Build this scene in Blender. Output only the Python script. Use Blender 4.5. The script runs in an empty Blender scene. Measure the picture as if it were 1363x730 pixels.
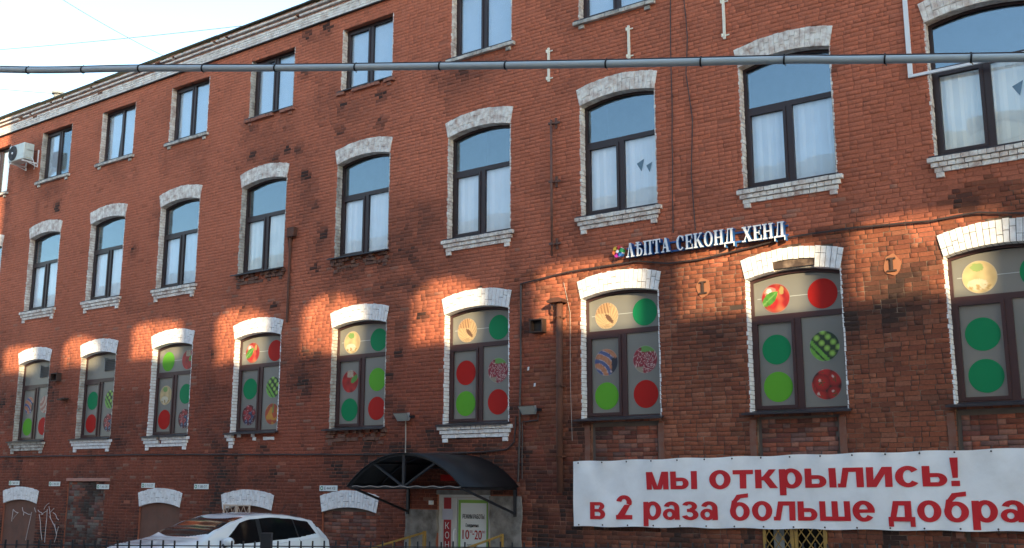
import bpy, math, random
import numpy as np
from mathutils import Vector, Matrix, noise as mnoise

R = math.radians
random.seed(7)
rng = np.random.default_rng(11)
scene = bpy.context.scene
C = bpy.data.collections.new("street")
scene.collection.children.link(C)

# ------------------------------------------------------------------ camera, sky, sun, exposure
EYE = Vector((0.0, -16.635, 2.15))
cam_d = bpy.data.cameras.new("camera")
cam = bpy.data.objects.new("camera", cam_d)
C.objects.link(cam)
cam.location = EYE
cam_d.sensor_width = 36.0
cam_d.lens = 1400.88 / 1363.0 * 36.0
cam_d.clip_start = 0.1
cam_d.clip_end = 3000
yaw, pitch, roll = R(36.033), R(11.176), R(0.083)
fw = Vector((-math.sin(yaw) * math.cos(pitch), math.cos(yaw) * math.cos(pitch), math.sin(pitch)))
rt = Vector((math.cos(yaw), math.sin(yaw), 0))
up = rt.cross(fw)
rt2 = rt * math.cos(roll) + up * math.sin(roll)
up2 = -rt * math.sin(roll) + up * math.cos(roll)
cam.rotation_euler = Matrix((rt2, up2, -fw)).transposed().to_euler()
scene.camera = cam

SUN_AZ, SUN_EL = R(50), R(14)          # azimuth measured from -y towards +x
to_sun = Vector((math.sin(SUN_AZ) * math.cos(SUN_EL), -math.cos(SUN_AZ) * math.cos(SUN_EL), math.sin(SUN_EL)))
world = bpy.data.worlds.new("World")
scene.world = world
world.use_nodes = True
wn = world.node_tree
bg = wn.nodes["Background"]
sky = wn.nodes.new("ShaderNodeTexSky")
sky.sky_type = 'NISHITA'
sky.sun_disc = False
sky.sun_elevation = SUN_EL
sky.sun_rotation = math.atan2(to_sun.x, to_sun.y)
sky.air_density = 1.0
sky.dust_density = .3
sky.ozone_density = 1.2
sky_balance = wn.nodes.new("ShaderNodeMix"); sky_balance.data_type = 'RGBA'; sky_balance.blend_type = 'MULTIPLY'     # warm tint over the whole sky: white balance put into its colour
sky_balance.inputs[0].default_value = 1.0; sky_balance.inputs[7].default_value = (1.0, .975, .91, 1)
wn.links.new(sky.outputs[0], sky_balance.inputs[6]); wn.links.new(sky_balance.outputs[2], bg.inputs[0])
bg.inputs[1].default_value = 0.15
sun_d = bpy.data.lights.new("sun", 'SUN')
sun_d.energy = 2.7
sun_d.angle = R(0.45)
sun_d.color = (1.0, 0.79, 0.46)
sun = bpy.data.objects.new("sun", sun_d)
C.objects.link(sun)
sun.rotation_euler = to_sun.to_track_quat('Z', 'Y').to_euler()
scene.view_settings.view_transform = 'Standard'
scene.view_settings.look = 'None'
scene.view_settings.gamma = 1.0
scene.view_settings.use_curve_mapping = False
scene.view_settings.exposure = 1.95

# ------------------------------------------------------------------ materials
def srgb(r, g, b):
    f = lambda c: (c / 255 / 12.92) if c / 255 <= 0.04045 else ((c / 255 + 0.055) / 1.055) ** 2.4
    return (f(r), f(g), f(b))

def new_mat(name):
    m = bpy.data.materials.new(name); m.use_nodes = True
    return m, m.node_tree.nodes, m.node_tree.links, m.node_tree.nodes["Principled BSDF"]

def mat(name, col, rough=0.7, metal=0.0, var=0.15, scale=6.0, bump=0.0, bscale=40.0, bdist=.01, spec=0.5, coat=0.0, dirt=None, dirt_amt=0.0, dirt_scale=2.0):
    m, n, l, p = new_mat(name)
    p.inputs["Roughness"].default_value = rough
    p.inputs["Metallic"].default_value = metal
    p.inputs["Specular IOR Level"].default_value = spec
    p.inputs["Coat Weight"].default_value = coat
    g = n.new("ShaderNodeNewGeometry")
    nz = n.new("ShaderNodeTexNoise"); nz.inputs["Scale"].default_value = scale; nz.inputs["Detail"].default_value = 6
    l.new(g.outputs["Position"], nz.inputs["Vector"])
    mx = n.new("ShaderNodeMix"); mx.data_type = 'RGBA'
    mx.inputs[6].default_value = (*[c * (1 - var) for c in col], 1)
    mx.inputs[7].default_value = (*[min(1, c * (1 + var)) for c in col], 1)
    l.new(nz.outputs[0], mx.inputs[0])
    out = mx.outputs[2]
    if dirt:
        n2 = n.new("ShaderNodeTexNoise"); n2.inputs["Scale"].default_value = dirt_scale; n2.inputs["Detail"].default_value = 8
        n2.inputs["Roughness"].default_value = 0.65
        l.new(g.outputs["Position"], n2.inputs["Vector"])
        rp = n.new("ShaderNodeMapRange"); rp.inputs[1].default_value = 0.5 - 0.1; rp.inputs[2].default_value = 0.72; rp.inputs[4].default_value = dirt_amt
        l.new(n2.outputs[0], rp.inputs[0])
        m2 = n.new("ShaderNodeMix"); m2.data_type = 'RGBA'
        l.new(rp.outputs[0], m2.inputs[0]); l.new(out, m2.inputs[6]); m2.inputs[7].default_value = (*dirt, 1)
        out = m2.outputs[2]
    l.new(out, p.inputs["Base Color"])
    if bump:
        n3 = n.new("ShaderNodeTexNoise"); n3.inputs["Scale"].default_value = bscale; n3.inputs["Detail"].default_value = 5
        l.new(g.outputs["Position"], n3.inputs["Vector"])
        b = n.new("ShaderNodeBump"); b.inputs["Strength"].default_value = bump; b.inputs["Distance"].default_value = bdist
        l.new(n3.outputs[0], b.inputs["Height"]); l.new(b.outputs[0], p.inputs["Normal"])
    return m

def brick_mat(name, source):
    """source 'attr' = colour attribute tint, 'object' = the object's own colour."""
    m, n, l, p = new_mat(name)
    if source == 'attr':
        a = n.new("ShaderNodeAttribute"); a.attribute_name = "tint"; col = a.outputs["Color"]
    else:
        a = n.new("ShaderNodeObjectInfo"); col = a.outputs["Color"]
    g = n.new("ShaderNodeNewGeometry")
    nz = n.new("ShaderNodeTexNoise"); nz.inputs["Scale"].default_value = 28; nz.inputs["Detail"].default_value = 6; nz.inputs["Roughness"].default_value = .65
    l.new(g.outputs["Position"], nz.inputs["Vector"])
    mr = n.new("ShaderNodeMapRange"); mr.inputs[1].default_value = .3; mr.inputs[2].default_value = .7; mr.inputs[3].default_value = .78; mr.inputs[4].default_value = 1.2
    l.new(nz.outputs[0], mr.inputs[0])
    # small pale specks: lime bloom and chipped paint
    n2 = n.new("ShaderNodeTexNoise"); n2.inputs["Scale"].default_value = 9; n2.inputs["Detail"].default_value = 9; n2.inputs["Roughness"].default_value = .75
    l.new(g.outputs["Position"], n2.inputs["Vector"])
    m2 = n.new("ShaderNodeMapRange"); m2.inputs[1].default_value = .62; m2.inputs[2].default_value = .8; m2.inputs[4].default_value = .5
    l.new(n2.outputs[0], m2.inputs[0])
    vm = n.new("ShaderNodeVectorMath"); vm.operation = 'SCALE'
    l.new(col, vm.inputs[0]); l.new(mr.outputs[0], vm.inputs[3])
    mx = n.new("ShaderNodeMix"); mx.data_type = 'RGBA'
    l.new(m2.outputs[0], mx.inputs[0]); l.new(vm.outputs[0], mx.inputs[6]); mx.inputs[7].default_value = (.38, .21, .13, 1)
    l.new(mx.outputs[2], p.inputs["Base Color"])
    p.inputs["Roughness"].default_value = .85
    p.inputs["Specular IOR Level"].default_value = .25
    b = n.new("ShaderNodeBump"); b.inputs["Strength"].default_value = .5; b.inputs["Distance"].default_value = .006
    n3 = n.new("ShaderNodeTexNoise"); n3.inputs["Scale"].default_value = 55; n3.inputs["Detail"].default_value = 4
    l.new(g.outputs["Position"], n3.inputs["Vector"]); l.new(n3.outputs[0], b.inputs["Height"]); l.new(b.outputs[0], p.inputs["Normal"])
    return m

def mortar_mat():
    m, n, l, p = new_mat("mortar")
    g = n.new("ShaderNodeNewGeometry")
    sp = n.new("ShaderNodeSeparateXYZ"); l.new(g.outputs["Position"], sp.inputs[0])
    nz = n.new("ShaderNodeTexNoise"); nz.inputs["Scale"].default_value = .9; nz.inputs["Detail"].default_value = 6
    l.new(g.outputs["Position"], nz.inputs["Vector"])
    # painted joints above, bare lime joints low on the east half
    az = n.new("ShaderNodeMath"); az.operation = 'MULTIPLY_ADD'; az.inputs[1].default_value = 2.2
    l.new(nz.outputs[0], az.inputs[0]); l.new(sp.outputs[2], az.inputs[2])
    mz = n.new("ShaderNodeMapRange"); mz.inputs[1].default_value = 7.1; mz.inputs[2].default_value = 7.6; mz.inputs[3].default_value = 1; mz.inputs[4].default_value = 0
    l.new(az.outputs[0], mz.inputs[0])
    ax = n.new("ShaderNodeMapRange"); ax.inputs[1].default_value = -13; ax.inputs[2].default_value = -8.5; ax.inputs[3].default_value = .12
    l.new(sp.outputs[0], ax.inputs[0])
    mu = n.new("ShaderNodeMath"); mu.operation = 'MULTIPLY'; l.new(mz.outputs[0], mu.inputs[0]); l.new(ax.outputs[0], mu.inputs[1])
    n2 = n.new("ShaderNodeTexNoise"); n2.inputs["Scale"].default_value = 4; n2.inputs["Detail"].default_value = 8
    l.new(g.outputs["Position"], n2.inputs["Vector"])
    r2 = n.new("ShaderNodeMapRange"); r2.inputs[1].default_value = .50; r2.inputs[2].default_value = .66
    l.new(n2.outputs[0], r2.inputs[0])
    bare = n.new("ShaderNodeMix"); bare.data_type = 'RGBA'; l.new(r2.outputs[0], bare.inputs[0])
    bare.inputs[6].default_value = (.07, .045, .035, 1); bare.inputs[7].default_value = (.27, .19, .14, 1)
    mx = n.new("ShaderNodeMix"); mx.data_type = 'RGBA'; l.new(mu.outputs[0], mx.inputs[0])
    n4 = n.new("ShaderNodeTexNoise"); n4.inputs["Scale"].default_value = 3.2; n4.inputs["Detail"].default_value = 7; n4.inputs["Roughness"].default_value = .7
    l.new(g.outputs["Position"], n4.inputs["Vector"])
    r4 = n.new("ShaderNodeMapRange"); r4.inputs[1].default_value = .55; r4.inputs[2].default_value = .66; l.new(n4.outputs[0], r4.inputs[0])
    pj = n.new("ShaderNodeMix"); pj.data_type = 'RGBA'; l.new(r4.outputs[0], pj.inputs[0])
    pj.inputs[6].default_value = (.35, .108, .060, 1); pj.inputs[7].default_value = (.035, .02, .016, 1); l.new(pj.outputs[2], mx.inputs[6]); l.new(bare.outputs[2], mx.inputs[7])
    l.new(mx.outputs[2], p.inputs["Base Color"]); p.inputs["Roughness"].default_value = .95
    return m

def glass_mat(name, ior=2.2, wave=.07):
    m, n, l, p = new_mat(name)
    n.remove(p)
    out = [x for x in n if x.type == 'OUTPUT_MATERIAL'][0]
    t = n.new("ShaderNodeBsdfTransparent"); t.inputs[0].default_value = (.97, .98, .985, 1)
    gl = n.new("ShaderNodeBsdfGlossy"); gl.inputs["Roughness"].default_value = .015; gl.inputs[0].default_value = (.70, .87, 1, 1)
    fr = n.new("ShaderNodeFresnel")
    g = n.new("ShaderNodeNewGeometry")
    io = n.new("ShaderNodeMix"); io.inputs[2].default_value = ior; io.inputs[3].default_value = 1/ior     # thin sheet: the same from both sides
    l.new(g.outputs["Backfacing"], io.inputs[0]); l.new(io.outputs[0], fr.inputs[0])
    nz = n.new("ShaderNodeTexNoise"); nz.inputs["Scale"].default_value = 1.7; nz.inputs["Detail"].default_value = 1.5
    l.new(g.outputs["Position"], nz.inputs["Vector"])
    b = n.new("ShaderNodeBump"); b.inputs["Strength"].default_value = wave; b.inputs["Distance"].default_value = .02
    l.new(nz.outputs[0], b.inputs["Height"]); l.new(b.outputs[0], gl.inputs["Normal"])
    mx = n.new("ShaderNodeMixShader"); l.new(fr.outputs[0], mx.inputs[0]); l.new(t.outputs[0], mx.inputs[1]); l.new(gl.outputs[0], mx.inputs[2])
    l.new(mx.outputs[0], out.inputs[0])
    return m

def print_mat(name):
    m, n, l, p = new_mat(name)
    a = n.new("ShaderNodeAttribute"); a.attribute_name = "tint"
    l.new(a.outputs["Color"], p.inputs["Base Color"])
    p.inputs["Roughness"].default_value = .45
    return m

M = {}
M['brick'] = brick_mat("brick_masonry", 'attr')
M['brick1'] = brick_mat("brick_masonry_single", 'object')
M['mortar'] = mortar_mat()
M['white_brick'] = mat("white_painted_brick", (.86, .81, .74), .8, var=.16, scale=9, bump=.6, bscale=50, dirt=(.30, .14, .09), dirt_amt=.85, dirt_scale=6)
M['white_clean'] = mat("white_painted_brick_fresh", (.86, .85, .85), .7, var=.10, scale=9, bump=.5, bscale=45, dirt=(.30, .20, .16), dirt_amt=.5, dirt_scale=9)
M['white_dirty'] = mat("white_painted_brick_sooty", (.62, .58, .52), .85, var=.18, scale=9, bump=.6, bscale=50, dirt=(.07, .05, .04), dirt_amt=.85, dirt_scale=5)
M['bed_grey'] = mat("grey_joint_mortar", (.07, .06, .055), .95, var=.3, scale=12)
M['old_brick'] = mat("sooty_broken_brick", (.13, .06, .045), .9, var=.5, scale=12, bump=.8, bscale=40, dirt=(.3, .16, .1), dirt_amt=.5, dirt_scale=9)
M['frame'] = mat("brown_window_profile", (.026, .011, .012), .4, var=.08)
M['frame_maroon'] = mat("maroon_window_profile", (.050, .019, .020), .4, var=.1)
M['sill_metal'] = mat("dark_sheet_metal", (.04, .035, .042), .4, metal=.3, var=.15)
M['glass'] = glass_mat("window_glass")
M['glass_clear'] = glass_mat("clear_window_glass", 1.6, .10)
M['film'] = mat("frosted_window_film", (.19, .185, .165), .35, var=.14, scale=1.2, spec=.5, coat=.45)
M['curtain'] = mat("white_paper_blind", (.90, .90, .91), .8, var=.08, scale=3)
M['blind'] = mat("pale_window_blind", (.62, .68, .74), .8, var=.1, scale=2)
M['dark_room'] = mat("dark_interior", (.04, .05, .06), .9)
M['print'] = print_mat("printed_sticker")
M['green'] = mat("green_print", (.008, .215, .08), .6, var=.03, spec=.2)
M['lime'] = mat("lime_print", (.115, .37, .03), .6, var=.03, spec=.2)
M['red'] = mat("red_print", (.43, .014, .010), .6, var=.03, spec=.2)
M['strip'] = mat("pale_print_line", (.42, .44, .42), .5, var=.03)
M['vinyl'] = mat("white_banner_vinyl", (.88, .88, .88), .42, var=.05, scale=1.5, bump=.7, bscale=1.6, bdist=.03, dirt=(.5, .47, .44), dirt_amt=.25, dirt_scale=3)
M['banner_red'] = mat("red_banner_ink", (.58, .012, .018), .5, var=.06, scale=2)
M['black_metal'] = mat("black_painted_metal", (.012, .013, .018), .45, var=.2)
M['canopy'] = mat("dark_blue_polycarbonate", (.010, .011, .014), .5, var=.4, scale=4, spec=.3, dirt=(.03, .028, .026), dirt_amt=.5)
M['rust'] = mat("rusty_brown_steel", (.13, .045, .025), .75, metal=.0, var=.35, scale=10, bump=.4, dirt=(.03, .02, .015), dirt_amt=.7)
M['grey_pipe'] = mat("grey_paint", (.30, .31, .30), .6, var=.15, dirt=(.12, .07, .05), dirt_amt=.4)
M['brown_pipe'] = mat("brown_pipe_paint", (.16, .075, .055), .6, var=.2, dirt=(.05, .03, .02), dirt_amt=.4)
M['conduit'] = mat("grey_plastic_conduit", (.50, .56, .60), .4, var=.08)
M['tie'] = mat("black_cable_tie", (.01, .01, .012), .5, var=.1)
M['wire'] = mat("dark_cable", (.05, .035, .035), .6, var=.2)
M['light_wire'] = mat("weathered_light_cable", (.34, .29, .26), .7, var=.2)
M['white_plastic'] = mat("white_plastic_trunking", (.78, .78, .80), .5, var=.05)
M['ac_white'] = mat("aged_white_enamel", (.62, .66, .62), .4, var=.08, dirt=(.25, .2, .16), dirt_amt=.3, dirt_scale=6)
M['ac_grille'] = mat("dark_fan_grille", (.06, .055, .06), .6)
M['plaster'] = mat("rough_grey_plaster", (.26, .24, .22), .95, var=.25, scale=5, bump=.8, bscale=14, dirt=(.06, .045, .035), dirt_amt=.85, dirt_scale=4)
M['brown_plaster'] = mat("brown_smeared_plaster", (.14, .07, .05), .95, var=.3, scale=4, bump=.5, bscale=12, dirt=(.2, .07, .04), dirt_amt=.5, dirt_scale=5)
M['lime_plaster'] = mat("red_rendered_edge", (.20, .072, .044), .95, var=.25, scale=6, bump=.7, bscale=16, dirt=(.2, .17, .15), dirt_amt=.5, dirt_scale=5)
M['door'] = mat("off_white_door_paint", (.60, .60, .58), .45, var=.05, dirt=(.3, .27, .24), dirt_amt=.25)
M['poster'] = mat("poster_paper", (.72, .74, .72), .5, var=.03)
M['leafgreen'] = mat("green_poster_edge", (.22, .42, .06), .5, var=.05)
M['ink'] = mat("black_ink", (.015, .015, .018), .5, var=.05)
M['yellow'] = mat("yellow_gate_paint", (.36, .21, .045), .5, var=.12, dirt=(.12, .07, .04), dirt_amt=.5, dirt_scale=9)
M['sign_white'] = mat("white_acrylic", (.80, .82, .86), .35, var=.02)
M['sign_blue'] = mat("blue_sign_edge", (.03, .13, .36), .4, var=.05)
M['asphalt'] = mat("asphalt", (.05, .05, .05), .95, var=.3, scale=20, bump=.5, bscale=80)
M['paving'] = mat("grey_paving", (.34, .32, .30), .9, var=.2, scale=3, bump=.3)
M['kerb'] = mat("kerb_concrete", (.3, .29, .27), .9, var=.15)
M['roof'] = mat("dark_roof_sheet", (.03, .035, .035), .5, var=.2, metal=.2)
M['cornice'] = mat("peeling_white_cornice_paint", (.80, .76, .71), .85, var=.14, scale=8, bump=.6, bscale=45, dirt=(.28, .15, .10), dirt_amt=.6, dirt_scale=5)
M['pink_wall'] = mat("pale_pink_brick_facade", (.85, .60, .52), .9, var=.15, scale=2)
M['cream'] = mat("cream_cornice_paint", (.82, .78, .66), .8, var=.06)
M['pale_mask'] = mat("pale_sun_mask", (.62, .55, .48), .9, var=.1, scale=2)  # kept pale so the added shading wall bounces light to the facade
M['plain_brick'] = mat("plain_brick_wall", (.30, .12, .08), .9, var=.25, scale=5)
M['car_paint'] = mat("white_car_paint", (.74, .76, .78), .25, var=.01, coat=.8, spec=.5)
M['car_glass'] = mat("tinted_car_glass", (.006, .007, .008), .12, var=.05, spec=.25)
M['rubber'] = mat("black_rubber", (.012, .012, .013), .8)
M['alloy'] = mat("silver_alloy", (.5, .5, .52), .3, metal=.9, var=.03)
M['lens_red'] = mat("red_lamp_lens", (.35, .01, .012), .2, var=.05)
M['lens_clear'] = mat("clear_lamp_lens", (.5, .53, .55), .12, var=.05)
M['fence'] = mat("dark_green_fence_paint", (.02, .022, .028), .5, var=.15)
M['lamp_grey'] = mat("grey_lamp_housing", (.33, .37, .42), .45, var=.1)
M['lamp_glass'] = mat("lamp_front_glass", (.4, .42, .4), .15, var=.1)
M['vent_grey'] = mat("grey_louvre", (.16, .165, .175), .5, var=.05)
M['anchor'] = mat("iron_anchor_plate", (.055, .03, .022), .7, var=.3)
M['anchor_patch'] = mat("lime_mortar_patch", (.31, .125, .065), .95, var=.2)
M['scribble'] = mat("white_spray_paint", (.5, .42, .4), .8, var=.25, scale=20)

# ------------------------------------------------------------------ mesh helpers
class MB:
    def __init__(s): s.v = []; s.f = []; s.mi = []; s.c = []
    def add(s, vs, fs, mi=0, col=None):
        o = len(s.v); s.v += [tuple(v) for v in vs]
        s.f += [tuple(i + o for i in f) for f in fs]; s.mi += [mi] * len(fs)
        s.c += [col or (1, 1, 1)] * len(vs)
    def box(s, x0, x1, y0, y1, z0, z1, mi=0):
        s.add([(x0,y0,z0),(x1,y0,z0),(x1,y1,z0),(x0,y1,z0),(x0,y0,z1),(x1,y0,z1),(x1,y1,z1),(x0,y1,z1)],
              [(0,3,2,1),(4,5,6,7),(0,1,5,4),(1,2,6,5),(2,3,7,6),(3,0,4,7)], mi)
    def prism(s, pts, y0, y1, mi=0):
        """pts: outline in (x, z), extruded from y0 (front) to y1."""
        n = len(pts)
        s.add([(p[0], y0, p[1]) for p in pts] + [(p[0], y1, p[1]) for p in pts],
              [tuple(range(n)), tuple(range(2*n-1, n-1, -1))] + [(i, i+n, (i+1) % n + n, (i+1) % n) for i in range(n)], mi)
    def ring(s, outer, inner, y0, y1, mi=0):
        n = len(outer)
        vs = [(p[0], y0, p[1]) for p in outer] + [(p[0], y0, p[1]) for p in inner] + [(p[0], y1, p[1]) for p in outer] + [(p[0], y1, p[1]) for p in inner]
        fs = []
        for i in range(n):
            j = (i+1) % n
            fs += [(i, j, n+j, n+i), (2*n+j, 2*n+i, 3*n+i, 3*n+j), (i, 2*n+i, 2*n+j, j), (n+i, n+j, 3*n+j, 3*n+i)]
        s.add(vs, fs, mi)
    def tube(s, pts, r, n=8, mi=0, cap=True):
        P = [Vector(p) for p in pts]; base = len(s.v); prev = None
        for k, p in enumerate(P):
            d = (P[min(k+1, len(P)-1)] - P[max(k-1, 0)]).normalized()
            a = prev if prev is not None and abs(prev.dot(d)) < .95 else (Vector((0,0,1)) if abs(d.z) < .9 else Vector((1,0,0)))
            a = (a - d * a.dot(d)).normalized(); b = d.cross(a); prev = a
            rr = r[k] if isinstance(r, (list, tuple)) else r
            for i in range(n):
                t = 2*math.pi*i/n; q = p + a*math.cos(t)*rr + b*math.sin(t)*rr
                s.v.append(tuple(q)); s.c.append((1,1,1))
        for k in range(len(P)-1):
            for i in range(n):
                j = (i+1) % n; s.f.append((base+k*n+i, base+k*n+j, base+(k+1)*n+j, base+(k+1)*n+i)); s.mi.append(mi)
        if cap:
            s.f.append(tuple(base+i for i in range(n-1, -1, -1))); s.mi.append(mi)
            e = base+(len(P)-1)*n; s.f.append(tuple(e+i for i in range(n))); s.mi.append(mi)
    def hexa(s, q, y0, y1, ch=.004, mi=0, col=None, jit=0.0):
        """a brick: q = four (x, z) corners counter-clockwise, front at y0 with a worn arris, back at y1."""
        cx = sum(p[0] for p in q)/4; cz = sum(p[1] for p in q)/4
        J = lambda: random.uniform(-jit, jit)
        mid = [(p[0]+J(), y0+ch, p[1]+J()) for p in q]
        fr = []
        for p in q:
            dx, dz = cx-p[0], cz-p[1]; L = math.hypot(dx, dz)+1e-9
            fr.append((p[0]+dx/L*ch*1.4+J(), y0+J()*.6, p[1]+dz/L*ch*1.4+J()))
        bk = [(p[0], y1, p[1]) for p in q]
        vs = bk + mid + fr
        fs = [(8,9,10,11)]
        for i in range(4):
            j = (i+1) % 4
            fs += [(i, j, 4+j, 4+i), (4+i, 4+j, 8+j, 8+i)]
        s.add(vs, fs, mi, col)
    def mesh(s, name, mats, smooth=False, color=False):
        me = bpy.data.meshes.new(name)
        me.from_pydata(s.v, [], s.f)
        for m in (mats if isinstance(mats, (list, tuple)) else [mats]): me.materials.append(m)
        if any(s.mi): me.polygons.foreach_set("material_index", s.mi)
        if smooth: me.polygons.foreach_set("use_smooth", [True]*len(me.polygons))
        if color:
            a = me.color_attributes.new("tint", 'FLOAT_COLOR', 'POINT')
            arr = np.ones((len(s.v), 4), np.float32); arr[:, :3] = np.array(s.c, np.float32); a.data.foreach_set("color", arr.ravel())
        me.update()
        return me

def link(name, me, parent=None, loc=(0,0,0), **props):
    o = bpy.data.objects.new(name, me); C.objects.link(o)
    o.location = loc
    if parent is not None: o.parent = parent
    for k, v in props.items():
        if v is not None: o[k] = v
    return o

def empty(name, loc=(0,0,0), parent=None, **props): return link(name, None, parent, loc, **props)

def part(name, mb, m, parent, loc=(0,0,0), smooth=False, **props):
    return link(name, mb.mesh(name, m, smooth), parent, loc, **props)

def shift(loc): return Vector(loc)

def text_mesh(body, m, height_of, height, width=None, bold=0.0, extrude=.002, spacing=1.0, dilate=None):
    """flat letters as a mesh in the xz plane facing -y; height = wanted height of the glyph height_of."""
    def make(b):
        cu = bpy.data.curves.new("lettering", 'FONT'); cu.body = b; cu.size = 1; cu.offset = bold; cu.extrude = 0; cu.space_character = spacing
        cu.resolution_u = 3
        ob = bpy.data.objects.new("lettering", cu); scene.collection.objects.link(ob)
        dg = bpy.context.evaluated_depsgraph_get()
        me = bpy.data.meshes.new_from_object(ob.evaluated_get(dg)); bpy.data.objects.remove(ob); bpy.data.curves.remove(cu)
        return me
    ref = make(height_of); z = [v.co.y for v in ref.vertices]; k = height/(max(z)-min(z)); bpy.data.meshes.remove(ref)
    me = make(body)
    if dilate:      # heavier strokes: shifted copies a hair apart in depth
        import bmesh
        bm = bmesh.new()
        for q, (dx, dz) in enumerate([(0, 0), (1, 0), (-1, 0), (0, 1), (0, -1), (.8, .8), (-.8, .8), (.8, -.8), (-.8, -.8)]):
            n0 = len(bm.verts); bm.from_mesh(me); bm.verts.ensure_lookup_table()
            for v in bm.verts[n0:]: v.co.x += dx*dilate[0]; v.co.y += dz*dilate[1]; v.co.z = q*.0003
        bm.to_mesh(me); bm.free()
    xs = [v.co.x for v in me.vertices]; x0, w = min(xs), max(xs)-min(xs)
    kx = width/w if width else k
    for v in me.vertices: v.co = ((v.co.x-x0)*kx, -v.co.z, v.co.y*k)
    me.materials.clear(); me.materials.append(m)
    me.name = "lettering"
    return me

# ------------------------------------------------------------------ data of the facade (metres; facade plane y = 0, looking along +y)
H1, H2, H3 = (3.28, 5.54), (7.14, 9.37), (11.16, 12.73)
W = 1.65
COL1 = [-33.42, -30.20, -26.98, -23.72, -20.44, -17.10, -13.82, -10.49, -7.17, -3.93, -.62, 2.66]
COL2 = [-33.50, -30.24, -27.03, -23.78, -20.48, -17.12, -13.79, -10.46, -7.13, -3.94, -.62, 2.66]
COL3 = [-33.52, -30.06, -26.89, -23.64, -20.36, -17.09, -13.74, -10.46, -7.14, -3.94, -.62, 2.66]
WID3 = 1.62
RISE, TH = .11, .345
XL, XR, ZTOP = -34.6, 5.4, 13.10
REV = .16            # depth of the window reveal

def arc(x0, x1, zs, rise, n=12):
    """points left to right on a segmental arch."""
    h = (x1-x0)/2; rad = (h*h+rise*rise)/(2*rise); cx = (x0+x1)/2; cz = zs+rise-rad
    a = math.asin(h/rad)
    return [(cx+rad*math.sin(-a+2*a*i/n), cz+rad*math.cos(-a+2*a*i/n)) for i in range(n+1)]

# plain openings through the backing wall: x0, x1, z0, z1
ARCHES = []   # x0, x1, z spring, kind
HOLES = []
for i, x in enumerate(COL1): HOLES.append((x, x+W, H1[0], H1[1]+RISE+.02)); ARCHES.append((x, x+W, H1[1], 'fresh', 1, i))
for i, x in enumerate(COL2): HOLES.append((x, x+W, H2[0], H2[1]+RISE+.02)); ARCHES.append((x, x+W, H2[1], 'worn', 2, i))
for i, x in enumerate(COL3): HOLES.append((x, x+WID3, *H3))
BASE = [(-30.36, -28.6, 1.53), (-23.83, -22.18, 1.52), (-20.56, -18.85, 1.50), (-17.22, -15.6, 1.50)]
for b in BASE: HOLES.append((b[0], b[1], -.1, b[2]+RISE+.02)); ARCHES.append((b[0], b[1], b[2], 'fresh', 0, 0))
HOLES.append((-27.14, -25.37, -.1, 2.15))        # bricked-up doorway
HOLES.append((-13.95, -12.61, -.1, 1.93))        # entrance
HOLES.append((-7.04, -5.98, .5, 1.95))           # basement window with yellow grating
NICHE = [(-10.30, -8.90, 1.30, 3.22), (-7.07, -5.68, 1.96, 3.22), (-3.93, -2.35, 1.30, 3.22)]
HOLES += NICHE

# ------------------------------------------------------------------ building
building = empty("brick_building", (-14, 0, 0), label="long three-storey red brick building with white arched lintels over tall windows", category="building")
def B(name, mb, m, smooth=False, parent=None, **props):
    """a part of the building, modelled in world metres."""
    par = parent or building
    me = mb.mesh(name, m, smooth)
    off = Vector(par.location) if par is building else Vector(par.location) + Vector(building.location)
    me.transform(Matrix.Translation(-off))
    return link(name, me, par, **props)

# backing wall with holes
wall = MB()
xs = sorted({XL, XR} | {h[0] for h in HOLES} | {h[1] for h in HOLES})
zs = sorted({-.1, 13.6} | {h[2] for h in HOLES} | {h[3] for h in HOLES})
def inside(x, z): return any(h[0] < x < h[1] and h[2] < z < h[3] for h in HOLES)
for k in range(len(zs)-1):
    zm = (zs[k]+zs[k+1])/2; start = None
    for j in range(len(xs)-1):
        xm = (xs[j]+xs[j+1])/2
        if inside(xm, zm):
            if start is not None: wall.add([(start,0,zs[k]),(xs[j],0,zs[k]),(xs[j],0,zs[k+1]),(start,0,zs[k+1])], [(0,1,2,3)]); start = None
        elif start is None: start = xs[j]
    if start is not None: wall.add([(start,0,zs[k]),(XR,0,zs[k]),(XR,0,zs[k+1]),(start,0,zs[k+1])], [(0,1,2,3)])
# reveals of the openings
for x0, x1, z0, z1 in HOLES:
    d = .30 if (x0, x1, z0, z1) not in NICHE else .06
    wall.add([(x0,0,z0),(x0,0,z1),(x0,d,z1),(x0,d,z0)], [(0,1,2,3)])
    wall.add([(x1,0,z0),(x1,0,z1),(x1,d,z1),(x1,d,z0)], [(3,2,1,0)])
    wall.add([(x0,0,z1),(x1,0,z1),(x1,d,z1),(x0,d,z1)], [(0,1,2,3)])
    wall.add([(x0,0,z0),(x1,0,z0),(x1,d,z0),(x0,d,z0)], [(3,2,1,0)])
# ends and back of the house
wall.box(XL, XL+.3, .31, 12, -.1, 13.3); wall.box(XR-.3, XR, .31, 12, -.1, 13.3); wall.box(XL+.31, XR-.31, 11.7, 12, -.1, 13.3)
wall_part = B("wall", wall, M['mortar'])

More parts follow.
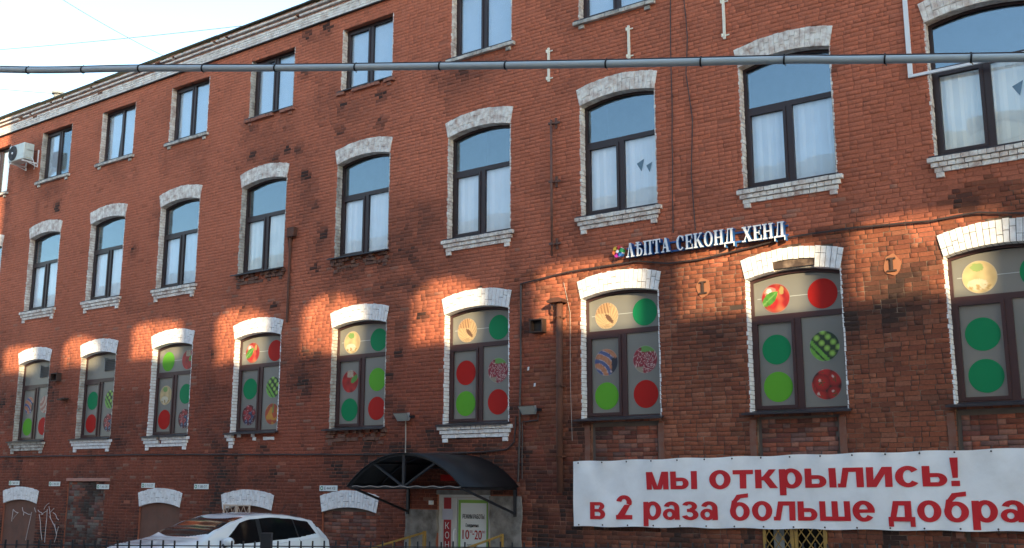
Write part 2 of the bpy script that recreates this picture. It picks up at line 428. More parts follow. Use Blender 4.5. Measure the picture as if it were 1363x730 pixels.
# --- stains: x, z, rx, rz, strength
STAIN = [(-12.9, 2.66, 1.3, .3, 1.3), (-15.1, 7.0, .95, .75, .85), (-13.6, 6.6, .5, .4, .5), (-19.3, 9.9, .2, .5, .5), (-18.1, 8.9, .25, .6, .55), (-17.6, 7.6, .3, .7, .5), (-16.6, 6.9, .7, .5, .6),
    (-16.2, 5.2, .3, 1.0, .45), (-15.6, 4.0, .35, .9, .4), (-4.8, 4.75, .75, .28, .9), (-4.6, 5.05, .5, .25, .6), (-7.9, 4.6, .55, .75, .65), (-7.8, 5.2, .35, .3, .5), (-8.3, 5.0, .3, .8, .4),
    (-11.3, 1.2, .9, .9, 1.0), (-11.6, 2.3, .45, .5, .9), (-31, .3, 4, .6, 1.3), (-25, .3, 4.5, .55, 1.2), (-20, .4, 3, .5, .9), (-17, .8, 1.6, .5, .5), (-15.2, 1.3, .5, 1, .5),
    (-28.1, 11.4, .5, .3, .2), (-30.7, 11.6, .35, .5, .5), (-30.4, 12.3, .35, .3, .8), (-19.6, 10.6, .7, .25, .35), (-16.6, 10.6, .8, .35, .45), (-16.4, 10.0, .9, .35, .35), (-20, 10.1, .7, .35, .35),
    (-17.6, 11.2, .35, .5, .5), (-11.9, 3.6, .5, .3, .6), (-11.4, 4.0, .5, .3, .35), (-24.5, 4.2, .8, .3, .2), (-31.5, 6.2, .8, .9, .3), (-19, 6.9, .5, .8, .3), (-5.2, 2.9, .6, .4, .3), (-9.6, 2.5, 1.6, .3, .15),
    (-15.9, 2.6, 1.2, .35, .35), (-19.2, 2.2, .5, .4, .45), (-20.4, 2.2, .4, .4, .4), (-6, 1.0, 2.2, .4, .5), (-28, 1.0, 2, .6, .3), (-21.5, 1.2, .5, .5, .3), (-4.5, 3.9, .9, .3, .25), (-2.1, 4.6, .5, .5, .5)]
SPOTS = [(-18.36,12.94),(-17.66,12.95),(-18.33,11.94),(-20.17,10.83),(-18.93,10.77),(-20.15,10.11),(-18.91,10.13),(-18.48,10.01),(-18.15,9.26),(-17.88,8.52),(-17.49,7.76),(-17.07,10.78),(-15.80,10.78),
    (-17.05,10.2),(-15.8,10.13),(-17.73,7.04),(-15.65,6.3),(-15.91,6.21),(-17.13,6.25),(-19.06,6.2),(-20.19,6.23),(-14.48,5.6),(-15.1,4.85),(-19.25,2.86),(-20.54,2.35),(-18.82,2.31),(-15.3,4.38),(-13.6,2.54),(-15.85,2.95),(-28.9,10.2),
    (-3.6,6.45),(-5.9,9.1),(-5.5,9.05),(-12.9,7.3),(-12.4,7.2),(-11.76,5.05),(-21.2,5.2),(-24.9,8.3),(-16.9,2.95)]
rs_ = random.Random(77)
for cols, zz in ((COL1, 3.0), (COL2, 6.75), (COL3, 10.85)):
    for x in cols:
        for e in (-.05, 1.7): 
            if rs_.random() < .7: STAIN.append((x+e+rs_.uniform(-.1, .1), zz-rs_.uniform(.0, .35), rs_.uniform(.10, .2), rs_.uniform(.25, .6), rs_.uniform(.2, .6)))
        if rs_.random() < .5: STAIN.append((x+.8, zz-.1, .7, .2, rs_.uniform(.15, .5)))
def nz(x, z, s, o=0): return mnoise.noise(Vector((x*s, z*s, o)))
def stain_at(x, z):
    s = 0
    for sx, sz, rx, rz, k in STAIN:
        d = ((x-sx)/rx)**2 + ((z-sz)/rz)**2
        if d < 6: s = max(s, k*math.exp(-d*.55))
    for sx, sz in SPOTS:
        d = ((x-sx)/.13)**2 + ((z-sz)/.14)**2
        if d < 6: s = max(s, 1.25*math.exp(-d*.6))
    if z < 6.6:      # general soot and damp on the older lower wall
        s += max(0, nz(x, z, .55, 21)*1.5 + nz(x, z, 1.7, 33)*.9 + .02) * min(1, (6.6-z)/1.2) * (.95 if z > 3 else 1.2)
    else: s += max(0, nz(x, z, .7, 41)-.12)*.8
    return s * (.75 + .7*nz(x, z, 3.1, 5))
def bare_at(x, z):
    b = min(1, max(0, (6.35 - z + 1.1*nz(x, z, .8, 2))/.35)) * min(1, max(.0, (x+12.3+1.5*nz(x, z, .5, 9))/1.6))
    return b
def brick_colour(x, z):
    r = random.random; bare = bare_at(x, z)
    v = 1 + .16*nz(x, z, .45, 1) + random.gauss(0, .035)
    # red limewash, fresher high up, older and darker below the first-floor sills
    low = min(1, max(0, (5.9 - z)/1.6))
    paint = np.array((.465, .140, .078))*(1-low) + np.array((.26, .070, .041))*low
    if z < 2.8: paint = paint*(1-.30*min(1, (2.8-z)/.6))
    paint = paint*v
    if random.random() < .015: paint = paint*random.uniform(.72, .9)
    if random.random() < .03 and z < 7: paint = paint*.6+np.array((.3, .2, .15))*.4
    if random.random() < bare:
        k = random.random()
        pal = [(.30, .098, .052), (.29, .090, .048), (.26, .080, .044), (.33, .12, .07), (.22, .068, .040), (.29, .095, .052), (.28, .086, .046)]
        paint = np.array(pal[min(6, int(k*7))])*random.uniform(.93, 1.07)*.95
    s = min(.93, max(0, stain_at(x, z)) * random.uniform(.72, 1.18))
    return paint*(1-s) + np.array((.028, .020, .018))*s

# --- bricks of the main wall
HC = ZTOP/171.0          # course height
JT = .0085
def spans_minus(x0, x1, cuts):
    out = [(x0, x1)]
    for a, b in cuts:
        nxt = []
        for p, q in out:
            if b <= p or a >= q: nxt.append((p, q)); continue
            if a > p: nxt.append((p, a))
            if b < q: nxt.append((b, q))
        out = nxt
    return out
REGION = [h for h in HOLES]
PLAST = [(-14.78, -13.95, -.1, 1.62), (-12.61, -11.86, -.1, 1.90)]     # plaster round the entrance covers the bricks
bricks = []
courses = int(13.3/HC)
for c in range(0, courses):
    z0 = c*HC; z1 = z0+HC-JT; zc = (z0+z1)/2
    if z0 > ZTOP+.02: break
    cuts = []
    for h in REGION:
        if h[2]-.02 < zc < h[3]+.0: cuts.append((h[0], h[1]))
    for p in PLAST:
        if p[2] < zc < p[3]: cuts.append((p[0], p[1]))
    for (a, b, zsng, kind, row, i) in ARCHES:
        if zsng-.01 < zc < zsng+RISE+TH+.04:
            # half width of the ring of voussoirs at this height
            t = (zc-zsng)/TH
            side = .08*min(1, max(0, t))
            if zc < zsng+TH: cuts.append((a-side+.02, b+side-.02))
            else:
                k = (zc-zsng-TH)/(RISE+.02)
                if k < 1:
                    hw = ((b-a)/2+.08)*math.sqrt(max(0, 1-k)); cx = (a+b)/2; cuts.append((cx-hw, cx+hw))
    kind = (c % 2)
    for (p, q) in spans_minus(XL, XR, cuts):
        x = p - (0.0 if kind else .125) - random.uniform(0, .02)
        if p == XL: x = XL - (.0 if kind else .125)
        hd = (random.random() < .5)
        while x < q-.03:
            L = .25 if (not hd) else .122
            hd = not hd if random.random() < .82 else hd
            L += random.uniform(-.008, .008)
            a, b = max(p, x), min(q, x+L-JT)
            if q-b < .055: b = q
            if b-a > .03: bricks.append((a+.001, b-.001, z0, z1, 0.0))
            x = b+JT if b > x else x+L
# infill of the niches, recessed, and of the bricked-up doorway and one basement arch
def infill(x0, x1, z0, z1, y, out):
    c = 0; z = z0
    while z+HC-JT < z1+.005:
        x = x0-(c % 2)*.125
        while x < x1-.02:
            L = .25 if random.random() < .6 else .122
            a, b = max(x0, x), min(x1, x+L-JT)
            if b-a > .03: out.append((a, b, z, z+HC-JT, y))
            x += L
        z += HC; c += 1
inf = []
for x0, x1, z0, z1 in NICHE: infill(x0+.06, x1-.06, z0, z1-.03, .055, inf)
infill(-27.10, -25.40, 0, 2.14, .035, inf)
infill(-17.20, -15.62, 0, 1.56, .06, inf)

def brick_batch(name, rows, colours, parent, proud=.0055):
    n = len(rows); A = np.array(rows, np.float64); col = np.array(colours, np.float32)
    x0, x1, z0, z1, yb = A.T
    V = np.zeros((n, 12, 3)); X = [x0, x1, x1, x0]; Z = [z0, z0, z1, z1]
    wob = .007*np.sin(x0*.9+z0*1.3)+.005*np.sin(x0*2.3-z0*2.1+1)
    wob = wob*((z0 > .2) & (z0 < 13.0)); z0 = z0+wob; z1 = z1+wob; Z = [z0, z0, z1, z1]
    pr = yb - proud - rng.normal(0, .0015, n).clip(-.003, .004)
    tx = rng.normal(0, .0022, (n, 4)); tz = rng.normal(0, .0018, (n, 4)); ch = .0025
    for i in range(4):
        sx = 1 if i in (0, 3) else -1; sz = 1 if i in (0, 1) else -1
        V[:, i] = np.stack([X[i], yb+.012, Z[i]], 1)
        V[:, 4+i] = np.stack([X[i]+tx[:, i], pr+ch, Z[i]+tz[:, i]], 1)
        V[:, 8+i] = np.stack([X[i]+tx[:, i]+sx*ch, pr+rng.normal(0, .0012, n), Z[i]+tz[:, i]+sz*ch*.9], 1)
    F = [(8,9,10,11)]
    for i in range(4):
        j = (i+1) % 4; F += [(i, j, 4+j, 4+i), (4+i, 4+j, 8+j, 8+i)]
    F = np.array(F); nf = len(F)
    idx = (F[None] + (np.arange(n)*12)[:, None, None]).reshape(-1)
    me = bpy.data.meshes.new(name)
    me.vertices.add(n*12); me.vertices.foreach_set("co", (V - np.array(building.location)).reshape(-1))
    me.loops.add(n*nf*4); me.loops.foreach_set("vertex_index", idx)
    me.polygons.add(n*nf); me.polygons.foreach_set("loop_start", np.arange(n*nf)*4)
    me.update(calc_edges=True)
    a = me.color_attributes.new("tint", 'FLOAT_COLOR', 'POINT')
    cc = np.ones((n, 12, 4), np.float32); cc[:, :, :3] = col[:, None]; a.data.foreach_set("color", cc.reshape(-1))
    me.materials.append(M['brick'])
    o = link(name, me, parent, kind="stuff")
    return o

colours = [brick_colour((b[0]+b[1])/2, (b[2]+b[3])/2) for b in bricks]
# the 300 bricks that show largest stand as parts of the wall; the rest are one piece
order = []
for i, b in enumerate(bricks):
    x, z = (b[0]+b[1])/2, (b[2]+b[3])/2
    d = Vector((x, 0, z))-EYE; depth = d.dot(fw)
    px = 681.5+1400.9*d.dot(rt2)/depth; py = 365-1400.9*d.dot(up2)/depth
    vis = 2 < px < 1361 and 2 < py < 728 and not (-10.7 < x < -2 and 1.34 < z < 2.64) and not (-9.8 < x < -6.3 and 6.1 < z < 6.6)
    if vis and .235 < b[1]-b[0] < .262 or vis and b[1]-b[0] > .22: order.append((-(b[1]-b[0])*16.6/depth**2, i))
order.sort(); single = set(i for _, i in order[:300])
rest = [i for i in range(len(bricks)) if i not in single and random.random() > .0015]
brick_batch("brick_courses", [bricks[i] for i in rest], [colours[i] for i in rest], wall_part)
wall_part["kind"] = None if False else "structure"
protos = []
for k in range(6):
    mb = MB(); mb.hexa([(-.5, -.5*(HC-JT)), (.5, -.5*(HC-JT)), (.5, .5*(HC-JT)), (-.5, .5*(HC-JT))], -.0065, .012, .0025, jit=.0)
    me = mb.mesh("brick", M['brick1'])
    for v in me.vertices:
        if v.co.y < .01:
            v.co.z += random.gauss(0, .0015)
            v.co.x = math.copysign(.5 - (.5-abs(v.co.x))*4 - abs(random.gauss(0, .006)), v.co.x)
    protos.append(me)
for k, i in enumerate(sorted(single)):
    b = bricks[i]
    o = bpy.data.objects.new("brick", protos[k % 6]); C.objects.link(o); o.parent = wall_part
    o.location = Vector(((b[0]+b[1])/2, 0, (b[2]+b[3])/2))-building.location
    o.scale.x = b[1]-b[0]; o.location.z += .007*math.sin(b[0]*.9+b[2]*1.3)+.005*math.sin(b[0]*2.3-b[2]*2.1+1)
    o.color = (*[float(v) for v in colours[i]], 1)
def infill_colour(x, z):
    pal = [(.33, .10, .06), (.26, .08, .05), (.19, .065, .05), (.38, .16, .11), (.24, .12, .1)]
    c = np.array(pal[int(random.random()*5)])*random.uniform(.75, 1.1)
    if x < -25 and random.random() < .35: c = np.array((.3, .24, .2))*random.uniform(.5, 1)
    s = min(.9, max(0, stain_at(x, z)))
    return c*(1-s)+np.array((.03, .022, .02))*s
brick_batch("infill_bricks", inf, [infill_colour(b[0], b[2]) for b in inf], wall_part, proud=.006)
M['infill_mortar'] = mat("dark_infill_mortar", (.13, .105, .09), .95, var=.3)
for x0, x1, z0, z1, y in [(*q, .06) for q in NICHE] + [(-27.14, -25.37, -.1, 2.15, .04), (-17.22, -15.6, -.1, 1.7, .066)]:
    bk = MB(); bk.add([(x0,y,z0),(x1,y,z0),(x1,y,z1),(x0,y,z1)], [(0,1,2,3)]); B("infill_mortar", bk, M['infill_mortar'], parent=wall_part)
# brown render in two basement arches, red rendered strips beside the niches
for b in (BASE[0], BASE[1]):
    pl = MB(); pl.prism([(b[0], -.1), (b[1], -.1)] + arc(b[0], b[1], b[2]+.02, RISE)[::-1], .05, .07)
    B("plaster_panel", pl, M['brown_plaster'])
pl = MB(); b = BASE[2]; pl.prism([(b[0], -.1), (b[1], -.1)] + arc(b[0], b[1], b[2]+.02, RISE)[::-1], .12, .14)
B("plaster_panel", pl, M['brown_plaster'])
for x0, x1, z0, z1 in NICHE:
    for xa in (x0-.13, x1-.01):
        st = MB()
        n = 14
        L = [(xa+.004*math.sin(k*2.1+xa), z0+.05+(z1-z0-.1)*k/n) for k in range(n+1)]; Rr = [(xa+.11+.006*math.sin(k*1.7+xa*3), z0+.05+(z1-z0-.1)*k/n) for k in range(n+1)]
        st.prism(Rr + L[::-1], -.016, .02)
        B("rendered_strip", st, M['lime_plaster'], parent=wall_part)

# --- arches of painted bricks laid on edge
def arch_bricks(x0, x1, zs, broken=False, seed=0, n=19, seed2=True):
    rnd = random.Random(seed)
    ins = arc(x0, x1, zs, RISE, n); outs = arc(x0-.075, x1+.075, zs+TH, RISE+.015, n)
    res = []
    for k in range(n):
        g = .0055 if seed2 else .0025
        def P(t, s):     # t along, s across the ring
            a0, a1 = ins[k], ins[k+1]; b0, b1 = outs[k], outs[k+1]
            A = (a0[0]+(a1[0]-a0[0])*t, a0[1]+(a1[1]-a0[1])*t); Bq = (b0[0]+(b1[0]-b0[0])*t, b0[1]+(b1[1]-b0[1])*t)
            return (A[0]+(Bq[0]-A[0])*s, A[1]+(Bq[1]-A[1])*s)
        cut = rnd.choice([.34, .34, .66, .66, 1.0]) if k % 2 else rnd.choice([.66, .5, 1.0, .34])
        segs = [(0, 1)] if cut == 1.0 else [(0, cut), (cut, 1)]
        if broken and 6 <= k <= 13: segs = [(.40+.03*rnd.random(), 1)]
        for s0, s1 in segs:
            e0 = rnd.uniform(-.01, .012) if s1 == 1 else 0
            t0, t1 = g/.095, 1-g/.095
            q = [P(t0, s0+(.012 if s0 else 0)), P(t1, s0+(.012 if s0 else 0)), P(t1, s1-.012+e0*2), P(t0, s1-.012+e0*2)]
            res.append((q, -.024-rnd.uniform(0, .006)))
    return res
arch_cache = {}
n_single = 0
for (x0, x1, zs, kind, row, i) in ARCHES:
    if row == 0: material = M['white_clean']; nm = "basement_arch"
    elif row == 1: material = M['white_clean']; nm = "window_arch"
    else: material = M['white_brick']; nm = "window_arch"
    broken = row == 1 and i == 8
    root = empty(nm, Vector((x0, 0, zs))-building.location, building)
    if broken: root["label"] = "white brick arch with its lower middle bricks fallen out"
    bm_ = MB(); a_in = arc(x0, x1, zs+.004, RISE, 14); a_out = arc(x0-.07, x1+.07, zs+TH-.012, RISE+.01, 14)
    bm_.prism(a_in + a_out[::-1], .045 if broken else -.010, .155)
    me = bm_.mesh("mortar_bed", M['white_brick'] if row == 2 else (M['white_dirty'] if broken else M['bed_grey']))
    me.transform(Matrix.Translation(-Vector((x0, 0, zs)))); link("mortar_bed", me, root)
    if broken:
        fb = MB(); rr_ = random.Random(9)
        for c_, (xa_, xb_) in enumerate(((.46, 1.22), (.40, 1.30), (.55, 1.15))):
            q_ = xa_
            while q_ < xb_: 
                L_ = rr_.choice((.12, .19)); fb.hexa([(q_, .135+c_*.055), (q_+L_-.01, .135+c_*.055), (q_+L_-.01, .18+c_*.055), (q_, .18+c_*.055)], .01+rr_.uniform(0, .02), .06, .004, jit=.004); q_ += L_
        me = fb.mesh("exposed_bricks", M['white_dirty']); link("exposed_bricks", me, root, kind="stuff")
    key = (row, i % 3 if row != 0 else round(x0), broken, round(x1-x0, 2))
    if key not in arch_cache:
        lst = arch_bricks(0, x1-x0, 0, broken, seed=hash((row, i % 3)) % 1000, n=19 if row else 20, seed2=row != 2)
        meshes = []
        big = MB()
        for q, y in lst:
            mb = MB(); mb.hexa(q, y, .165, .004, jit=.0018); meshes.append(mb)
            o = len(big.v); big.v += mb.v; big.c += mb.c; big.mi += mb.mi; big.f += [tuple(a+o for a in f) for f in mb.f]
        arch_cache[key] = (meshes, big, {})
    meshes, big, made = arch_cache[key]
    if row in (1, 2) and 6 <= i <= 9 and n_single+len(meshes) <= 290:
        for k, mb in enumerate(meshes):
            if k not in made: made[k] = mb.mesh("brick", material)
            link("brick", made[k], root)
        n_single += len(meshes)
    else:
        if 'all' not in made: made['all'] = big.mesh("arch_bricks", material)
        link("arch_bricks", made['all'], root, kind="stuff")

# --- windows
def outline(w, h, rise, inset, n=12):
    """opening outline with an arched head, counter-clockwise from lower left, inset by a margin."""
    if rise: top = arc(inset, w-inset, h-inset*.6, max(.02, rise-inset*.12), n)
    else: top = [(inset+(w-2*inset)*k/n, h-inset) for k in range(n+1)]
    return [(inset, inset), (w-inset, inset)] + top[::-1]
def head_z(w, h, rise, x):
    hh = w/2; rad = (hh*hh+rise*rise)/(2*rise) if rise else 0
    return h+rise-rad+math.sqrt(max(0, rad*rad-(x-hh)**2)) if rise else h
def build_window_meshes(w, h, rise, transom, f=.07, fm='frame'):
    y0, y1 = REV-.01, REV+.06
    d = {}
    fr = MB(); fr.ring(outline(w, h, rise, 0), outline(w, h, rise, f), y0, y1)
    cx = w/2
    if transom:
        fr.box(f, w-f, y0+.003, y1, transom-.045, transom+.045)
        fr.box(cx-.055, cx+.055, y0+.004, y1, f, transom-.045)
    else:
        fr.box(cx-.045, cx+.045, y0+.003, y1, f, h-f)
    # thin glazing bead
    d['frame'] = fr.mesh("frame", M[fm])
    s = MB(); top = (transom-.045) if transom else h-f; m = .052; xr = cx-.055 if transom else cx-.045
    out = [(f, f), (xr, f), (xr, top), (f, top)]; inn = [(f+m, f+m), (xr-m, f+m), (xr-m, top-m), (f+m, top-m)]
    s.ring(out, inn, y0-.014, y1-.01)
    d['sash'] = s.mesh("sash", M[fm])
    yg = REV+.022
    P = lambda pts: [(p[0], yg, p[1]) for p in pts]
    def pane(pts):
        mb = MB(); mb.prism(pts, yg, yg+.012); return mb
    if transom:
        n = 12; tp = [(f+(w-2*f)*k/n, 0) for k in range(n+1)]
        tp = [(x, head_z(w, h, rise, x)-f*.9) for x, _ in tp]
        d['top'] = pane([(f, transom+.045), (w-f, transom+.045)] + tp[::-1])
        d['left'] = pane([(f+m, f+m), (xr-m, f+m), (xr-m, top-m), (f+m, top-m)])
        d['right'] = pane([(cx+.055, f), (w-f, f), (w-f, top), (cx+.055, top)])
    else:
        d['left'] = pane([(f+m, f+m), (xr-m, f+m), (xr-m, top-m), (f+m, top-m)])
        d['right'] = pane([(cx+.045, f), (w-f, f), (w-f, top), (cx+.045, top)])
    return d
WM = {1: build_window_meshes(W, H1[1]-H1[0], RISE, 1.60, fm='frame_maroon'), 2: build_window_meshes(W, H2[1]-H2[0], RISE, 1.45), 3: build_window_meshes(WID3, H3[1]-H3[0], 0, 0)}
for r in WM:
    for k in ('top', 'left', 'right'):
        if k in WM[r]: WM[r][k] = WM[r][k].mesh("pane", M['film'] if r == 1 else M['glass' if k == 'top' or r == 3 else 'glass_clear'])

# jamb bricks: a toothed, painted column on both reveals
def jamb_mesh(h, material, w):
    mb = MB(); z = 0; k = 0
    while z < h-.02:
        for side in (0, 1):
            a = random.uniform(.0, .010); 
            x0, x1 = (-.015, .012+a) if side == 0 else (w-.012-a, w+.015)
            y0 = -.004+random.uniform(-.004, .006)
            mb.box(x0, x1, y0, REV+.03, z+.006, min(h, z+HC-.004))
        z += HC; k += 1
    return mb.mesh("jamb_bricks", material)
JM = {}
for r, h in ((1, H1[1]-H1[0]+.02), (2, H2[1]-H2[0]+.02), (3, H3[1]-H3[0])):
    for q, mm in enumerate((M['white_clean'] if r == 1 else M['white_brick'], M['white_dirty'])):
        JM[r, q] = jamb_mesh(h, mm, W if r != 3 else WID3)

# --- sills
def sill_bricks(w, courses, legs, rnd, gone=()):
    """corbelled courses of painted brick under a window (local x from 0, z downward from 0)."""
    res = []
    for c in range(courses):
        ex = .10-.045*c; pr = .085-.025*c
        x = -ex; z1 = -.03-c*.082; z0 = z1-.072
        while x < w+ex-.02:
            L = rnd.choice([.125, .125, .19, .25]) if c == courses-1 else .125
            b = min(w+ex, x+L-.008)
            if w+ex-b < .05: b = w+ex
            if (c, round(x, 1)) not in gone and rnd.random() > .02: res.append(([(x, z0), (b, z0), (b, z1), (x, z1)], -pr-rnd.uniform(0, .008)))
            x = b+.008
    if legs:
        zt = -.03-courses*.082
        for x in (0.01, w-.13): res.append(([(x, zt-.075), (x+.12, zt-.075), (x+.12, zt), (x, zt)], -.045))
    return res
sill_cache = {}
def make_sill(parent, style, w):
    metal = MB()
    if style in ('wide', 'metal'):
        pr = .14; metal.prism([(-.10, 0), (w+.04, 0), (w+.04, .012), (-.10, .012)], REV, REV+.001)
        metal.v = []; metal.f = []; metal.mi = []; metal.c = []
        # sloping sheet with a folded drip edge
        metal.add([(-.02, REV, .05), (w+.02, REV, .05), (w+.07, -pr, -.005), (-.11, -pr, -.005), (-.02, REV, .035), (w+.02, REV, .035), (w+.07, -pr, -.035), (-.11, -pr, -.035)],
                  [(0,3,2,1), (4,5,6,7), (3,7,6,2), (0,4,7,3), (1,2,6,5)])
    else:
        metal.add([(0, REV, .03), (w, REV, .03), (w+.04, -.07, 0), (-.08, -.07, 0), (0, REV, .015), (w, REV, .015), (w+.04, -.07, -.022), (-.08, -.07, -.022)],
                  [(0,3,2,1), (4,5,6,7), (3,7,6,2), (0,4,7,3), (1,2,6,5)])
    key = ('m', style, w)
    if key not in sill_cache: sill_cache[key] = metal.mesh("sill_sheet", M['sill_metal'])
    link("sill_sheet", sill_cache[key], parent)

FR = {}
def fruit(kind, u, v):
    """flat printed pictures, u, v in -1..1."""
    n = lambda s, o=0: mnoise.noise(Vector((u*s, v*s, o)))
    r = math.hypot(u, v)
    if kind == 'apple':
        c = np.array((.52, .022, .02))*(1.1-.5*r*r)*(1+.5*n(2.5)) + np.array((.30, .16, .06))*max(0, n(1.8, 3)+.05)*1.5
        if (u+.35)**2*3+(v-.45)**2*4 < .5: c = c*.4+np.array((.75, .45, .35))*.6
        if (u+.45)**2+(v-.5)**2 < .03: c = np.array((.9, .85, .8))
        lx, lz = (u+.42)*.77+(v+.02)*.64, -(u+.42)*.64+(v+.02)*.77
        if abs(lz) < .36*(1-(lx/.78)**2): c = np.array((.09, .30, .035))*(1+.5*n(4)) if abs(lz) > .035 else np.array((.25, .45, .12))
        if (u-.42)**2*6+(v-.5)**2*2 < .16: c = np.array((.5, .36, .12))
    elif kind == 'apple2':
        c = np.array((.5, .025, .02))*(1+.6*n(2.2))
        lx, lz = (u-.5)*.8+(v-.2)*.6, -(u-.5)*.6+(v-.2)*.8
        if (lx/.5)**2+(lz/.25)**2 < 1: c = np.array((.12, .34, .05))
        if abs(u) < .35 and v > .35: c = np.array((.55, .42, .3))*(1+.4*n(5))
    elif kind in ('potato', 'onion'):
        c = np.array((.72, .52, .26))*(1+.35*n(2.2))
        if (u+.1)**2*2+(v-.6)**2*5 < .35 and u < .25: c = np.array((.25, .42, .12))
        if (u+.15)**2+(v+.45)**2*3 < .35: c = np.array((.82, .72, .52))*(1+.2*n(4))
        if v < -.45 and n(4) > .15: c = np.array((.45, .28, .1))
        if kind == 'onion': c = c*.8+np.array((.16, .13, .06))
    elif kind == 'bread':
        a = math.atan2(v+.9, u-.2); s = .5+.5*math.sin(a*34+n(3)*2)
        c = np.array((.68, .46, .24))*(.7+.45*s)
        if (u*.7+v*.7-.0)**2*14+(v*.7-u*.7+.3)**2*2 < .4: c = np.array((.18, .09, .05))
        if v > .2 and u < .3: c = np.array((.62, .36, .18))*(.8+.35*math.sin(u*24+v*5))
    elif kind == 'peas':
        c = np.array((.02, .05, .02))
        for k in range(5):
            px, pz = -.5+.33*k, .45-.35*k+.1
            for q in (-.0, .42):
                if (u-px-q)**2+(v-pz-q*.9)**2 < .052: c = np.array((.36, .62, .10))*(1.25-4*((u-px-q)**2+(v-pz-q*.9)**2)/.04*.2)
        t = (u+v*.9+.45)
        if -.36 < t < -.02 or -.85 < t < -.5: c = np.array((.20, .50, .06))*(1+.2*n(4))
    elif kind == 'tomatoes':
        c = np.array((.08, .012, .01))
        for px, pz, q in ((.55, .35, .5), (-.1, .85, .45), (-.45, -.75, .5), (.5, -.6, .48), (-1.0, -.2, .42), (-.32, .12, .56)):
            d = ((u-px)**2+(v-pz)**2)/q**2
            if d < 1: 
                c = np.array((.58, .02, .015))*(1.15-.7*d)
                if d < .16 and abs(math.sin(math.atan2(v-pz, u-px)*2.5)) < .55: c = np.array((.07, .09, .02))
                if (u-px+.12)**2+(v-pz-.15)**2 < .008: c = np.array((.9, .6, .5))
    elif kind == 'berries':
        c = np.array((.10, .01, .015))
        for k in range(14):
            px, pz = math.sin(k*2.4)*.75*math.sqrt(k/13), math.cos(k*2.4)*.75*math.sqrt(k/13)
            d = ((u-px)**2+(v-pz)**2)/.065
            if d < 1: c = (np.array((.42, .02, .03)) if k % 3 else np.array((.04, .05, .14)))*(1.2-.8*d)
        if abs(n(9)) < .03: c = c+.35
    elif kind == 'salmon':
        s = math.sin((math.hypot(u+.9, v+1.1))*9)
        c = np.array((.60, .24, .12)) if s > -.1 else (np.array((.10, .13, .30)) if s < -.45 else np.array((.62, .50, .5)))
        if u > .45 and v < .3: c = np.array((.03, .03, .05))
        c = c*(1+.3*n(6))
    elif kind == 'raspberry':
        c = np.array((.33, .02, .04))*(1+.7*n(7))
        if n(14, 2) > .18: c = np.array((.75, .5, .45))
        if v > .55 and u > -.3: c = np.array((.16, .38, .08))
        if v < -.5 and u < -.2: c = np.array((.4, .32, .22))
    elif kind == 'pepper':
        d = math.hypot(u+.1, v+.1)
        c = np.array((.62, .08, .02)) if n(1.6) > -.02 else np.array((.8, .33, .03))
        c = c*(1.1-.4*d)
        if abs(u-.1) < .08 and v > .1: c = np.array((.15, .3, .05))
    elif kind == 'ham':
        s = math.sin(math.hypot(u+.9, v-.7)*11); c = np.array((.45, .16, .12)) if s > 0 else np.array((.6, .42, .34)); c = c*(1+.4*n(5))
    else: c = np.array((.5, .5, .5))
    if r > .965: c = c*.5+np.array((.5, .5, .5))*.5
    return tuple(np.clip(c*.72, 0, 1))
def disc_mesh(kind, rad=.252):
    if kind in FR: return FR[kind]
    mb = MB()
    if kind in ('green', 'lime', 'red'):
        n = 48; pts = [(rad*math.cos(2*math.pi*k/n), rad*math.sin(2*math.pi*k/n)) for k in range(n)]
        mb.add([(p[0], 0, p[1]) for p in pts], [tuple(range(n))]); me = mb.mesh("sticker", M[kind])
    else:
        nr, nt = 16, 48; vs = [(0, 0, 0)]; cs = [fruit(kind, 0, 0)]; fs = []
        for i in range(1, nr+1):
            for j in range(nt):
                t = 2*math.pi*j/nt; u, v = i/nr*math.cos(t), i/nr*math.sin(t)
                vs.append((u*rad, 0, v*rad)); cs.append(fruit(kind, u, v))
        for j in range(nt):
            fs.append((0, 1+j, 1+(j+1) % nt))
            for i in range(nr-1):
                a = 1+i*nt; b = a+nt; fs.append((a+j, b+j, b+(j+1) % nt, a+(j+1) % nt))
        mb.v = vs; mb.f = fs; mb.mi = [0]*len(fs); mb.c = cs
        me = mb.mesh("sticker", M['print'], color=True)
    FR[kind] = me
    return me
# stickers per ground-row window: top-left, top-right, left upper, left lower, right upper, right lower
STK = {1: (None, None, 'salmon', 'lime', 'ham', 'red'), 2: (None, None, 'green', 'red', 'peas', 'berries'), 3: ('lime', 'apple2', 'potato', 'red', 'green', 'berries'),
       4: ('apple', 'red', 'green', 'berries', 'peas', 'pepper'), 5: ('potato', 'green', 'apple2', 'green', 'lime', 'red'), 6: ('bread', 'green', 'red', 'lime', 'raspberry', 'red'),
       7: ('bread', 'green', 'salmon', 'lime', 'raspberry', 'red'), 8: ('apple', 'red', 'green', 'lime', 'peas', 'tomatoes'), 9: ('onion', 'green', 'green', 'green', 'lime', 'apple2'),
       0: ('lime', 'red', 'green', 'red', 'peas', 'green'), 10: ('apple', 'red', 'green', 'lime', 'peas', 'tomatoes'), 11: ('bread', 'green', 'red', 'lime', 'raspberry', 'red')}
SPOS = [(.455, 1.925), (1.265, 1.925), (.43, 1.055), (.43, .43), (1.25, 1.055), (1.25, .43)]

